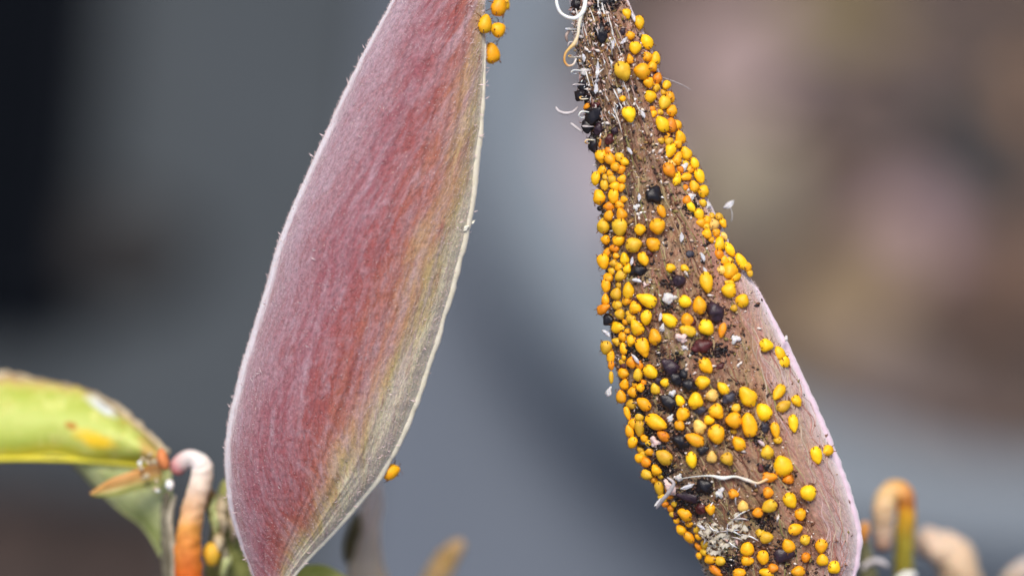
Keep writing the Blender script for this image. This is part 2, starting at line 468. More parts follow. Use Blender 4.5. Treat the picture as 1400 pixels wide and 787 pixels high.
def pod_mat(name, across, mot_lo, mot_hi, shift, sheen, fleck=0.5, st=(1.15, .5), edge=None, blot=None):
    M = NT(name)
    fr = M.n('UVMap', uv_map='Frac').outputs[0]; mm = M.n('UVMap', uv_map='Mm').outputs[0]
    sp = M.n('SeparateXYZ'); M.l(fr, sp.inputs[0])
    big = M.noise(M.vec(mm, .16, .05), 1, 4, .6)
    u = M.math('ADD', M.math('ADD', sp.outputs[0], M.math('MULTIPLY', M.math('SUBTRACT', big, .5), .42)),
               M.math('MULTIPLY', M.math('SUBTRACT', sp.outputs[1], .45), shift))
    col = M.ramp(u, across)
    streak = M.noise(M.vec(mm, *st), 1, 5, .72, .5)
    col = M.mix(M.math('MULTIPLY', M.math('SUBTRACT', streak, .44), 1.9, True), col, mot_hi)
    patch = M.noise(M.vec(mm, .55, .2, 1), 1, 6, .7, .5)
    col = M.mix(M.math('MULTIPLY', M.math('SUBTRACT', patch, .52), 3.0, True), col, mot_lo)
    band = M.noise(M.vec(mm, .34, .028), 1, 5, .65, .5)
    col = M.mix(M.math('MULTIPLY', M.math('SUBTRACT', band, .52), 2.6, True), col, mot_hi)
    if blot:
        for c, sc, off in blot:
            mp = M.n('VectorMath', operation='ADD'); M.l(M.vec(mm, sc, sc * .7), mp.inputs[0]); mp.inputs[1].default_value = (off, off, off)
            f = M.math('MULTIPLY', M.math('SUBTRACT', M.noise(mp.outputs[0], 1, 5, .7, .5), .51), 6, True)
            f = M.math('MULTIPLY', f, M.math('MULTIPLY', M.math('SUBTRACT', .78, sp.outputs[0]), 5, True))
            col = M.mix(M.math('MULTIPLY', f, .8), col, c)
    grain = M.noise(M.vec(mm, 2.2, 1.5), 1, 4, .8)
    g = M.ramp(grain, [(.3, BW(.3)), (.5, BW(.85)), (.7, BW(1.35))])
    col = M.mix(.75, col, g, 'MULTIPLY')
    fl = M.noise(M.vec(mm, 4.2, 1.8, 1), 1, 2, .5)
    col = M.mix(M.math('MULTIPLY', M.math('SUBTRACT', fl, .66), 7 * fleck, True), col, rgb(226, 206, 196))
    if edge:
        wob = M.math('ADD', sp.outputs[0], M.math('MULTIPLY', M.math('SUBTRACT', patch, .5), .05))
        for sgn, c, e0 in edge:
            f = M.math('MULTIPLY', M.math('SUBTRACT', e0, wob) if sgn < 0 else M.math('SUBTRACT', wob, e0), 45, True)
            col = M.mix(M.math('MULTIPLY', f, .85), col, c)
    M.l(col, M.b.inputs['Base Color'])
    M.set(Roughness=.62, Sheen_Weight=sheen, Sheen_Roughness=.28, Subsurface_Weight=.12, Subsurface_Scale=.0015)
    M.b.inputs['Sheen Tint'].default_value = (1, .95, .95, 1)
    hh = M.math('ADD', grain, M.math('MULTIPLY', streak, 1.4))
    M.bump(hh, .8, .00025)
    return M.m
pink_m = pod_mat('pink_husk', [(0, rgb(182, 150, 160)), (.18, rgb(164, 120, 128)), (.38, rgb(152, 84, 92)), (.60, rgb(158, 80, 74)), (.74, rgb(172, 108, 86)), (.83, rgb(190, 150, 108)), (.92, rgb(194, 172, 118)), (1, rgb(224, 212, 176))],
                 rgb(146, 66, 62), rgb(190, 164, 174), .40, .6, .8, (.75, .26), [(-1, rgb(240, 232, 238), .04), (1, rgb(232, 222, 194), .965)])
brown_m = pod_mat('stained_shaded_husk', [(0, rgb(92, 60, 36)), (.25, rgb(114, 72, 50)), (.5, rgb(144, 94, 72)), (.68, rgb(164, 114, 90)), (.8, rgb(180, 126, 106)), (.92, rgb(196, 150, 140)), (1, rgb(218, 186, 186))],
                  rgb(84, 46, 30), rgb(184, 162, 116), .2, .6, 1.2, (1.5, .16), [(1, rgb(230, 210, 214), .962)], [(rgb(166, 150, 98), .35, 3), (rgb(52, 30, 24), .45, 17), (rgb(190, 160, 130), .5, 41)])  # dark left stops and dark blots also paint shade between crowded aphids

A1 = P(373, 900, 0.002); A2 = P(1075, 900, 0.004)
seed1 = tag(empty('seed_pod', A1), 'smooth pink velvety milkweed pod on the left, nearly free of aphids', 'seed pod', 'milkweed seed pods')
husk1 = pod1.build('husk', pink_m, seed1, 420, 220)
seed2 = tag(empty('seed_pod', A2), 'brown stained milkweed pod crowded with yellow aphids', 'seed pod', 'milkweed seed pods')
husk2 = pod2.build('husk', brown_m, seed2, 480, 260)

# seams: raised cream line down the right side of each pod
seam_m = mottled('seam_cream', rgb(206, 198, 172), rgb(222, 214, 196), 900, 0.7, 0.4, 2500, .0001, sheen=.6)
def seam(pod, ang, y0, y1, r, mat, parent, n=110):
    pts = []
    for i in range(n):
        py = y0 + (y1 - y0) * i / (n - 1); pts.append(pod.world(ang, py))
    vs, fs, uv = tube_geo(pts, [r * min(1, .25 + 4 * min(i, n - 1 - i) / n) * (1 + .35 * noise.noise(Vector((i * .3, ang, 0))) + .15 * noise.noise(Vector((i * .8, ang, 5)))) for i in range(n)], 8, .1)
    return put('seam', vs, fs, mat, parent, uvs={'Frac': uv})
seam(pod1, .17, 60, 850, .00055, seam_m, seed1)
lilac_m = mottled('seam_lilac', rgb(214, 186, 200), rgb(226, 206, 218), 900, 0.7, 0.4, 2500, .0001, sheen=.7)
seam(pod2, .16, 392, 860, .00055, lilac_m, seed2)

# downy hairs, far too many to count
def fuzz(pod, n, parent, mat, lmin, lmax, wdt, seed, y0, y1, tmin=-1, tmax=1, name='down'):
    rnd = random.Random(seed); vs, fs = [], []
    for _ in range(n):
        py = rnd.uniform(y0, y1); th = rnd.uniform(-.35, pi + .35)
        t = cos(th)
        if t < tmin or t > tmax: continue
        p = pod.world(th, py); a = pod.world(th + .03, py) - pod.world(th - .03, py); b = pod.world(th, py + 2) - pod.world(th, py - 2)
        n_ = a.cross(b).normalized()
        c_ = P(pod.cw(py)[0], py, pod.Yc(py))
        if n_.dot(p - c_) < 0: n_ = -n_
        b.normalize(); a.normalize()
        d = (n_ * rnd.uniform(.35, 1) + b * rnd.uniform(-1.0, .4) + a * rnd.uniform(-.5, .5)).normalized()
        l = rnd.uniform(lmin, lmax); s = d.cross(Vector((rnd.random() - .5, rnd.random() - .5, rnd.random() - .5))).normalized() * wdt
        k = len(vs); q = p - n_ * .00003
        bend = b * (-.3 * l)
        vs += [q - s, q + s, q + d * l * .6 + s * .6, q + d * l + bend]
        fs += [(k, k + 1, k + 2), (k, k + 2, k + 3)]
    o = put(name, vs, fs, mat, parent, smooth=False); tag(o, kind='stuff'); return o
hair_m = mottled('down_hair', rgb(206, 178, 178), rgb(226, 206, 204), 300, 0.6, sheen=.4)
fuzz(pod1, 17000, seed1, hair_m, .00012, .0004, .000007, 1, 0, 860)
fuzz(pod1, 260, seed1, hair_m, .0005, .0011, .000007, 21, 0, 860)
fuzz(pod2, 9000, seed2, hair_m, .00015,   .00045, .000008, 2, 380, 860, tmin=.5)
fuzz(pod2, 5000, seed2, hair_m, .00015, .0005, .000011, 5, -60, 860, tmax=.5)

# small ragged flake on the smooth pod's seam
def flake(name, px, py, Y, ln, wd, ang, mat, parent=None, curl=.5, seed=0, label=None, cat=None, rag=.5):
    rnd = random.Random(seed); a, b = 8, 4; vs, fs = [], []
    c = P(px, py, Y); ex = RGT * cos(ang) + UPV * sin(ang); ey = -RGT * sin(ang) + UPV * cos(ang); ez = -FWD
    L_, W_ = ln * 1e-4, wd * 1e-4
    for s in (0, 1):
        for i in range(a + 1):
            u = -1 + 2 * i / a; hw = W_ * max(.12, (1 - abs(u) ** 2.2)) * (1 + rag * noise.noise(Vector((i * .9, seed * 1.7, 0))))
            for j in range(b + 1):
                v = -1 + 2 * j / b
                z = curl * W_ * (1 - v * v) + rag * .5 * L_ * noise.noise(Vector((u * 2.4, v * 1.4, seed * 3.1))) + s * 0.00006
                vs.append(c + ex * u * L_ + ey * (v * hw + .3 * W_ * u * u) + ez * z)
    W = b + 1; Q = (a + 1) * W
    for i in range(a):
        for j in range(b):
            q = i * W + j; fs.append((q, q + W, q + W + 1, q + 1)); fs.append((Q + q, Q + q + 1, Q + q + W + 1, Q + q + W))
    for i in range(a):
        for j in (0, b): q = i * W + j; fs.append((q, q + W, Q + q + W, Q + q))
    for j in range(b):
        for i in (0, a): q = i * W + j; fs.append((q, q + 1, Q + q + 1, Q + q))
    o = put(name, vs, fs, mat, parent, anchor=c)
    if label: tag(o, label, cat)
    return o
cream_m = mottled('cream_skin', rgb(222, 216, 190), rgb(240, 234, 214), 1500, .55, .4, 3000, .0001, sss=.2)
flake('skin_flake', 634, 312, -.0016, 9, 4, .3, cream_m, seed1, seed=1)
flake('skin_flake', 646, 304, -.0006, 5, 1.6, .6, cream_m, seed1, seed=2)
flake('skin_flake', 658, 172, .0012, 5, 2, 1.4, cream_m, seed1, seed=3)

# peeled pale skin low on the infested pod
web_m = mottled('peeled_skin', rgb(160, 138, 112), rgb(222, 210, 188), 700, .5, .6, 1800, .0002, sss=.2)
_w = web_m.node_tree; _tc = _w.nodes.new('ShaderNodeTexCoord'); _n = _w.nodes.new('ShaderNodeTexNoise'); _n.inputs['Scale'].default_value = 1300; _n.inputs['Detail'].default_value = 3
_r = _w.nodes.new('ShaderNodeValToRGB'); _r.color_ramp.elements[0].position = .46; _r.color_ramp.elements[1].position = .56
_w.links.new(_tc.outputs['Object'], _n.inputs['Vector']); _w.links.new(_n.outputs['Fac'], _r.inputs[0]); _w.links.new(_r.outputs[0], _w.nodes['Principled BSDF'].inputs['Alpha'])
def onpod(pod, px, py, lift=0.0):
    Y, n = pod.surf(px, py); return Y - lift
rp = random.Random(77)
for i, (x, y, l, w_, an) in enumerate([(986, 728, 28, 16, .15), (968, 722, 19, 10, -.5), (1006, 716, 17, 8, 1.1), (992, 742, 20, 10, -.1), (976, 752, 14, 8, -1), (1018, 730, 12, 6, 1.4)]):
    flake('peeled_skin', x, y, onpod(pod2, x, y, .0002 + .00006 * i), l * 1.1, w_ * 1.2, an, web_m, seed2, curl=.06, seed=20 + i, rag=.3)

# grime: thousands of crumbs of honeydew, mould and cast skins stuck to the husk
def crumbs(pod, n, parent, seed, dens, cols, smin, smax, name='grime'):
    rnd = random.Random(seed); vs, fs, cs = [], [], []
    tries = 0
    while n > 0 and tries < 200000:
        tries += 1
        py = rnd.uniform(-60, 860); th = rnd.uniform(.05, pi - .05); t = cos(th)
        if rnd.random() > dens(t, py): continue
        n -= 1
        p = pod.world(th, py); s = rnd.uniform(smin, smax) * rnd.choice((.6, 1, 1, 1.5))
        M = Matrix.Rotation(rnd.uniform(0, 6), 3, Vector((rnd.random(), rnd.random(), rnd.random() + .1)))
        el = rnd.uniform(1, 2.6); k = len(vs)
        for (x, y, z) in ((1*el, 0, 0), (-1*el, 0, 0), (0, 1, 0), (0, -1, 0), (0, 0, .8), (0, 0, -.8)):
            vs.append(p + M @ Vector((x, y, z)) * s * rnd.uniform(.7, 1.2) - FWD * s * .3)
        for a, b, c in ((0, 2, 4), (2, 1, 4), (1, 3, 4), (3, 0, 4), (2, 0, 5), (1, 2, 5), (3, 1, 5), (0, 3, 5)): fs.append((k+a, k+b, k+c))
        c = rnd.choice(cols); cs += [c] * 6
    o = put(name, vs, fs, vcol(name, .55), parent, cols=cs); tag(o, kind='stuff'); return o
GC = [rgb(70, 42, 30), rgb(54, 34, 28), rgb(110, 70, 46), rgb(150, 108, 84), rgb(176, 150, 112), rgb(44, 30, 28), rgb(196, 170, 150), rgb(132, 116, 62), rgb(150, 112, 60), rgb(228, 216, 206)]
def dens2(t, py):
    lim = .95 if py < 380 else .62 - (py - 380) * .0003
    return 1.0 if t < lim else .06
crumbs(pod2, 6500, seed2, 8, dens2, GC, .00006, .00024)
crumbs(pod2, 260, seed2, 9, lambda t, py: 1 if py < 170 and t < .3 else .12 * (t < .5), [rgb(232, 222, 216), rgb(214, 196, 186), rgb(244, 240, 236), rgb(196, 160, 150)], .0001, .0003, 'mould')

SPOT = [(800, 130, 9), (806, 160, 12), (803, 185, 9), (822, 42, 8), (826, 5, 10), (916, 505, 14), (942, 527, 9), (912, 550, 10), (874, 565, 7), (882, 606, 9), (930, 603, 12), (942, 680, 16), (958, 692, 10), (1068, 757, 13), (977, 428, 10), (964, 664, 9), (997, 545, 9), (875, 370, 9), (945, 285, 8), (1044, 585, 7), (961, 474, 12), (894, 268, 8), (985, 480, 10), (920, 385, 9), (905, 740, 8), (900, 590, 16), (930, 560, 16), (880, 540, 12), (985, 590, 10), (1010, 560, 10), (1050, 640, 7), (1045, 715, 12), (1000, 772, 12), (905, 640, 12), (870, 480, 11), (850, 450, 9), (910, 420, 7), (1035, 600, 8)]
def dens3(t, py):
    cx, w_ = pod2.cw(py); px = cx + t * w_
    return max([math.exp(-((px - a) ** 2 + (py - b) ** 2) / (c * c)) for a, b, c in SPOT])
crumbs(pod2, 5200, seed2, 12, dens3, [rgb(16, 12, 14), rgb(30, 20, 22), rgb(44, 24, 22), rgb(22, 22, 26), rgb(60, 34, 28)], .00008, .00024, 'soot_gap_shade')  # black debris; clusters in the gaps also paint shade between aphids
# raised fibres running along the husk
def fibres(pod, n, parent, seed, tmin, tmax, y0, y1, cols, rad, ln, name='fibres', off=0.0):
    rnd = random.Random(seed); vs, fs, cs = [], [], []
    for _ in range(n):
        t = rnd.uniform(tmin, tmax); py = rnd.uniform(y0, y1); L_ = rnd.uniform(*ln); m = max(5, int(L_ / 5)); dr = rnd.uniform(-.05, .05); ph = rnd.uniform(0, 99)
        pts = []
        for i in range(m):
            u = i / (m - 1); tt = max(-.97, min(.97, t + dr * u + .11 * noise.noise(Vector((u * L_ * .035, ph, 0)))))
            p = pod.world(math.acos(tt), py + L_ * u); pts.append(p - FWD * (off * rnd.uniform(.2, 1)))
        r0 = rnd.uniform(.5, 1) * rad
        v, f, _u = tube_geo(pts, [r0 * max(.15, sin(pi * i / (m - 1))) for i in range(m)], 5)
        k = len(vs); vs += v; fs += [tuple(q + k for q in g) for g in f]
        c = rnd.choice(cols); cs += [c] * len(v)
    o = put(name, vs, fs, vcol(name, .6, nscale=900), parent, cols=cs); tag(o, kind='stuff'); return o
fibres(pod2, 150, seed2, 31, -.9, .62, -40, 800, [rgb(176, 140, 104), rgb(150, 96, 72), rgb(188, 166, 120), rgb(110, 66, 46), rgb(170, 118, 96), rgb(150, 142, 84)], .00016, (40, 130))
fibres(pod2, 60, seed2, 32, .6, .93, 400, 800, [rgb(212, 178, 170), rgb(196, 142, 130), rgb(206, 184, 160), rgb(188, 130, 116)], .00014, (60, 160))
fibres(pod2, 90, seed2, 33, -.9, .3, -20, 150, [rgb(226, 214, 204), rgb(196, 164, 150), rgb(240, 236, 230), rgb(170, 130, 110), rgb(120, 80, 66)], .00015, (14, 44), 'strands', .0004)

# ------------------------------------------------------------ aphids
def aph_mat(name, c1, c2, rough=.5, ss=.12):
    M = NT(name); tc = M.n('TexCoord'); oi = M.n('ObjectInfo')
    ad = M.n('VectorMath', operation='ADD'); M.l(tc.outputs['Object'], ad.inputs[0])
    M.l(M.vec(oi.outputs['Location'], 4000, 4000, 4000), ad.inputs[1])
    f = M.noise(ad.outputs[0], 1.6, 4, .6)
    col = M.ramp(f, [(.3, c1), (.7, c2)])
    v = M.math('ADD', M.math('MULTIPLY', oi.outputs['Random'], .3), .85)
    hs = M.n('HueSaturation'); M.l(col, hs.inputs['Color']); M.l(v, hs.inputs['Value'])
    M.l(M.math('ADD', M.math('MULTIPLY', oi.outputs['Random'], .008), .497), hs.inputs['Hue'])
    M.l(hs.outputs[0], M.b.inputs['Base Color'])
    M.set(Roughness=rough, Subsurface_Weight=ss, Subsurface_Scale=.0006)
    M.b.inputs['Subsurface Radius'].default_value = (1, .5, .1)
    M.bump(M.noise(ad.outputs[0], 7, 3), .35, .00008)
    return M.m
AM = {'Y': aph_mat('aphid_yellow', rgb(254, 180, 2), rgb(255, 202, 10)),
      'A': aph_mat('aphid_amber', rgb(248, 160, 2), rgb(253, 184, 10)),
      'O': aph_mat('aphid_orange', rgb(226, 126, 4), rgb(242, 152, 14)),
      'G': aph_mat('aphid_olive', rgb(214, 160, 18), rgb(234, 186, 44)),
      'P': aph_mat('aphid_pale', rgb(232, 178, 80), rgb(248, 208, 112)),
      'K': mottled('dead_black', rgb(10, 8, 12), rgb(34, 26, 32), 1.6, .38, .6, 6, .0001),
      'M': mottled('dead_maroon', rgb(40, 12, 12), rgb(104, 40, 38), 1.6, .4, .6, 6, .0001),
      'B': mottled('dead_slate', rgb(34, 34, 46), rgb(70, 66, 78), 1.6, .45, .6, 6, .0001),
      'V': mottled('dead_purple', rgb(26, 14, 22), rgb(62, 38, 50), 1.6, .4, .6, 6, .0001)}
leg_m = mottled('aphid_leg', rgb(84, 46, 16), rgb(124, 74, 24), 2, .5)
# unit body: long axis y (head at +y), half length 1, half width .78, height .7
def body_mesh(name, mat, sd, shr=0.0):
    a, b = 18, 22; vs, fs = [], []
    for i in range(b + 1):
        s = i / b; y = -cos(pi * s)
        r = sqrt(max(0, 1 - y * y))
        wdt = .80 - (.10 + .03 * (sd % 3)) * y - .10 * max(0, y) ** 2       # widest behind the middle
        if y > .55: r = r * .92 + .05 * sin((y - .55) / .45 * pi)   # head bulge
        if y < -.93: r = r * .8
        rng = 1 + .018 * cos(y * 22)                     # segment rings
        for k in range(a):
            th = 2 * pi * k / a
            x = cos(th) * r * wdt * rng; z = sin(th) * r * .68 * rng
            if z < 0: z *= .7
            q = Vector((x, y, z)); d = 1 + (.08 + shr) * noise.noise(q * 1.5 + Vector((sd, sd * 2, 0)))
            if shr: d *= 1 - shr * .5 * abs(noise.noise(q * 4 + Vector((sd, 0, 5))))
            vs.append(q * d)
    for i in range(b):
        for k in range(a):
            k2 = (k + 1) % a; fs.append((i*a + k, i*a + k2, (i+1)*a + k2, (i+1)*a + k))
    return mesh(name, vs, fs, mat)
bodies = {k: [body_mesh('aphid', m, j * 3.7 + 1, (0.0, .04, .02, .07, .03, .05)[j] if k in 'YAOGP' else .2) for j in range(6)] for k, m in AM.items()}
def limb(name, pts, rad):
    vs, fs, uv = [], [], []
    pts = [Vector(p) for p in pts]
    for i, p in enumerate(pts):
        t = (pts[min(i+1, len(pts)-1)] - pts[max(i-1, 0)]).normalized()
        a = t.orthogonal().normalized(); b = t.cross(a)
        for k in range(5): th = 2*pi*k/5; vs.append(p + (a*cos(th) + b*sin(th)) * rad[i])
    for i in range(len(pts) - 1):
        for k in range(5): k2 = (k+1) % 5; fs.append((i*5+k, i*5+k2, (i+1)*5+k2, (i+1)*5+k))
    fs.append((4, 3, 2, 1, 0)); fs.append(tuple((len(pts)-1)*5 + k for k in range(5)))
    return mesh(name, vs, fs, leg_m)
parts = []
for s in (-1, 1):
    for y, dy in ((.45, .55), (.1, .05), (-.2, -.65)):
        parts.append(('leg', limb('leg', [(s*.4, y, -.1), (s*.85, y + dy*.5, .05), (s*1.12, y + dy, -.42)], (.055, .05, .03))))
    parts.append(('cornicle', limb('cornicle', [(s*.34, -.62, .34), (s*.42, -.85, .52), (s*.46, -1.02, .60)], (.07, .055, .05))))
    parts.append(('antenna', limb('antenna', [(s*.15, .85, .15), (s*.5, 1.15, .3), (s*.75, .9, .45)], (.035, .025, .015))))

T = 6.5556
DATA = {  # tile origin: (X, Y, long, short, angle, colour) in tile pixels
(760, 0): [(635,125,95,80,90,'Y'),(745,205,130,95,80,'Y'),(670,320,80,70,0,'A'),(810,375,150,120,135,'Y'),(710,430,120,110,90,'Y'),(890,525,120,90,90,'Y'),(820,510,100,90,0,'A'),(665,530,90,60,110,'A'),
  (600,640,170,135,120,'G'),(770,640,140,130,0,'A'),(860,600,100,90,30,'A'),(830,740,100,90,0,'A'),(910,700,110,90,60,'O'),(990,765,100,80,45,'Y')],
(780,110): [(715,145,115,110,0,'Y'),(465,165,60,55,0,'A'),(525,305,150,125,110,'Y'),(840,200,130,110,70,'G'),(895,150,110,80,110,'A'),(905,270,110,100,70,'A'),(820,390,150,110,120,'Y'),
  (900,400,140,110,100,'O'),(955,395,100,80,120,'A'),(810,540,65,55,0,'G'),(980,510,130,100,120,'A'),(895,630,140,100,75,'Y'),(960,570,90,80,0,'A'),(1035,655,130,100,120,'Y'),(950,720,90,80,0,'A'),
  (1110,740,100,80,120,'Y'),(145,235,80,50,20,'O'),(265,560,90,28,88,'O')],
(800,200): [(145,90,115,105,100,'A'),(225,120,120,85,120,'A'),(270,185,80,75,0,'A'),(355,140,85,70,160,'Y'),(150,215,100,70,30,'A'),(95,290,120,80,80,'Y'),(175,350,100,80,100,'G'),(125,455,130,110,100,'A'),
  (255,450,140,110,100,'A'),(215,540,100,80,0,'O'),(325,610,110,90,120,'A'),(215,620,110,90,60,'A'),(165,710,130,110,90,'G'),(310,725,150,125,100,'G'),(495,745,105,100,0,'Y'),(650,720,145,135,100,'A'),
  (685,585,115,70,105,'A'),(755,215,150,110,110,'O'),(775,150,90,60,0,'P'),(820,290,130,80,85,'Y'),(835,95,100,70,60,'A'),(1025,270,130,90,120,'Y'),(900,275,110,70,10,'A'),(975,360,110,90,120,'A'),
  (1055,400,120,110,60,'Y'),(950,545,110,70,130,'Y'),(1020,610,110,90,120,'Y')],
(805,310): [(150,115,90,80,0,'A'),(270,120,110,95,30,'A'),(405,160,140,120,20,'G'),(230,190,90,70,0,'O'),(575,155,135,115,150,'A'),(170,230,90,80,0,'A'),(490,290,130,95,120,'A'),(130,310,150,120,100,'A'),
  (320,285,110,80,100,'Y'),(225,330,80,70,0,'G'),(345,375,90,70,60,'Y'),(175,460,110,100,0,'A'),(285,440,120,90,20,'G'),(155,530,120,90,80,'A'),(355,570,150,100,100,'Y'),(250,600,120,110,60,'G'),
  (520,655,190,110,145,'Y'),(150,650,110,80,90,'A'),(130,735,150,90,10,'O'),(260,700,110,90,0,'G'),(415,720,120,110,100,'A'),(735,370,95,85,0,'Y'),(860,370,80,60,150,'Y'),(1055,500,180,110,85,'Y'),
  (865,670,120,110,150,'Y'),(990,700,165,120,95,'A')],
(900,270): [(500,240,100,100,0,'P'),(435,325,90,90,60,'A'),(545,175,80,70,0,'G'),(580,230,90,70,100,'A'),(545,415,140,100,80,'Y'),(590,350,90,60,120,'P'),(640,470,160,90,120,'Y'),(740,570,160,100,130,'Y'),
  (790,620,100,80,0,'A'),(640,660,150,130,45,'A'),(575,650,100,80,0,'P'),(690,710,120,90,30,'Y'),(820,680,60,60,0,'G'),(640,770,100,60,0,'Y')],
(815,400): [(215,190,100,100,60,'G'),(450,225,135,100,90,'Y'),(655,245,160,100,145,'Y'),(200,310,140,95,170,'Y'),(365,310,150,110,130,'Y'),(815,240,120,110,90,'A'),(820,340,150,90,160,'G'),(990,315,140,120,120,'Y'),
  (1130,340,140,70,85,'O'),(525,395,150,115,100,'A'),(420,490,180,120,120,'A'),(315,430,110,90,60,'A'),(185,440,90,70,0,'G'),(250,500,120,80,100,'A'),(90,490,120,100,80,'G'),(130,560,130,70,100,'A'),
  (135,640,110,60,90,'O'),(320,620,120,100,60,'O'),(490,710,150,120,150,'Y'),(375,730,120,80,80,'G'),(250,720,110,90,0,'A'),(985,655,170,115,120,'A')],
(825,490): [(550,215,80,75,0,'Y'),(890,210,120,105,20,'Y'),(1070,265,140,90,125,'Y'),(70,170,120,50,90,'G'),(190,230,110,90,60,'A'),(465,265,110,80,90,'G'),(265,300,110,100,0,'A'),(330,260,80,80,0,'A'),
  (160,340,130,100,100,'A'),(255,405,110,90,0,'G'),(360,405,150,100,150,'A'),(685,375,110,80,110,'Y'),(825,375,145,125,90,'Y'),(970,330,115,110,0,'P'),(1015,475,140,120,140,'A'),(710,500,130,110,60,'A'),
  (950,550,95,80,0,'Y'),(685,600,100,85,130,'A'),(475,570,220,130,150,'A'),(535,690,130,90,150,'O'),(860,610,130,110,120,'P'),(820,725,190,110,155,'A'),(1015,680,175,145,90,'A'),(270,580,100,90,0,'A'),
  (325,620,150,90,80,'G'),(235,650,120,80,90,'A'),(260,750,120,100,60,'A'),(215,490,120,60,110,'A')],
(970,490): [(340,340,190,140,130,'Y'),(485,475,165,135,130,'Y'),(620,300,160,90,55,'Y'),(665,425,140,90,40,'G'),(780,380,105,85,120,'Y'),(235,445,85,80,0,'G'),(215,550,135,125,0,'A'),(355,590,220,140,95,'A'),
  (750,580,165,90,100,'Y'),(590,640,150,80,95,'A'),(610,730,85,70,0,'G'),(215,650,60,50,0,'G'),(260,760,140,105,130,'A')],
(940,380): [(370,110,125,120,0,'Y'),(490,200,130,120,60,'Y'),(415,270,65,60,0,'G'),(705,600,130,120,0,'Y'),(820,670,120,100,115,'Y'),(860,740,130,110,100,'Y')],
(845,580): [(415,290,175,130,150,'G'),(660,320,150,95,90,'Y'),(255,335,100,90,0,'O'),(345,405,110,100,120,'A'),(260,450,110,90,0,'G'),(370,570,150,90,100,'G'),(840,290,100,80,90,'P'),(980,310,130,110,110,'G'),(1035,620,95,85,0,'O')],
(980,580): [(450,245,120,110,90,'G'),(590,370,180,160,110,'Y'),(890,275,150,100,100,'Y'),(990,235,120,90,20,'Y'),(470,470,150,90,10,'O'),(460,610,100,100,0,'O'),(470,730,140,110,20,'G'),(815,610,150,140,0,'Y'),
  (655,680,150,120,120,'Y'),(640,490,100,80,0,'O')],
(880,667): [(370,235,140,110,160,'A'),(600,190,100,85,90,'A'),(335,370,100,85,120,'A'),(400,430,150,90,120,'A'),(490,520,90,60,140,'O'),(890,160,100,90,90,'P'),(1020,220,100,90,0,'O'),(600,630,120,90,20,'A'),
  (690,650,100,90,0,'G'),(650,740,150,80,160,'O'),(930,540,130,120,90,'A'),(930,645,110,90,0,'A'),(1070,620,130,110,90,'A'),(860,760,110,90,0,'A'),(1100,760,130,90,0,'Y'),(1160,715,100,90,0,'O'),(1100,440,120,100,0,'G')],
(1010,667): [(550,235,115,105,90,'A'),(510,365,140,100,10,'A'),(595,465,100,95,90,'G'),(445,515,130,110,110,'A'),(600,620,90,80,90,'O'),(740,520,130,105,90,'A'),(750,640,120,110,90,'Y'),(855,710,130,120,120,'Y'),(530,745,130,100,0,'A'),(200,400,100,80,0,'G')],
}
LAND = [(777, 10, 'the white ring of thread'), (823, 45, 'the black pellet near the tip'), (771, 152, 'the white hook-shaped thread'),
        (894, 266, 'the solitary round black aphid'), (996, 280, 'the white fleck off the edge'), (873, 369, 'the black pellet in the upper band'),
        (915, 408, 'the cream oval husk'), (932, 462, 'the pink oval husk'), (977, 426, 'the purple-black dead aphid'), (961, 472, 'the maroon dead aphid'),
        (1025, 388, 'the lilac shoulder of the pod'), (913, 549, 'the glossy black pellet at mid pod'), (997, 543, 'the slate-grey dead aphid'),
        (1122, 619, 'the paired aphids on the pink margin'), (990, 653, 'the long white silk strand'), (964, 663, 'the black dead aphid under the silk strand'),
        (985, 727, 'the peeled cream skin patch'), (1071, 758, 'the dark pit low on the pod'), (883, 605, 'the black sliver on the lower edge'),
        (936, 227, 'the white skin among upper right aphids'), (832, 437, 'the black pellet on the pod edge'), (860, 158, 'the plump yellow aphid below the tip'),
        (1044, 583, 'the dark pellet beside the biggest aphid')]
DIRN = ['right of', 'upper right of', 'above', 'upper left of', 'left of', 'lower left of', 'below', 'lower right of']
ORD = ['', 'second', 'third', 'fourth', 'fifth', 'sixth', 'seventh', 'eighth', 'ninth']
def where(x, y, skip=None):
    best = min((l for l in LAND if l[2] != skip), key=lambda l: (l[0] - x) ** 2 + (l[1] - y) ** 2)
    d = sqrt((best[0] - x) ** 2 + (best[1] - y) ** 2)
    k = int(round(math.degrees(math.atan2(best[1] - y, x - best[0])) / 45)) % 8
    return d, k, best[2]
CW = {'Y': 'bright yellow', 'A': 'amber', 'O': 'orange', 'G': 'olive-yellow', 'P': 'pale yellow'}
def relabel(items, noun):
    """items: (obj, desc, x, y) -> label with place; ordinals where several fit"""
    grp = {}
    for o, desc, x, y in items:
        d, k, l = where(x, y); grp.setdefault((desc, k, l), []).append((d, o))
    for (desc, k, l), lst in grp.items():
        lst.sort(key=lambda q: q[0])
        for i, (d, o) in enumerate(lst):
            n_ = (ORD[i] + ' closest ' if i else 'closest ') if len(lst) > 1 else ''
            o['label'] = f"{desc} {noun} {n_}{DIRN[k]} {l}".replace('olive-yellow', 'olive') if len(f"{desc} {noun} {n_}{DIRN[k]} {l}".split()) > 16 else f"{desc} {noun} {n_}{DIRN[k]} {l}"

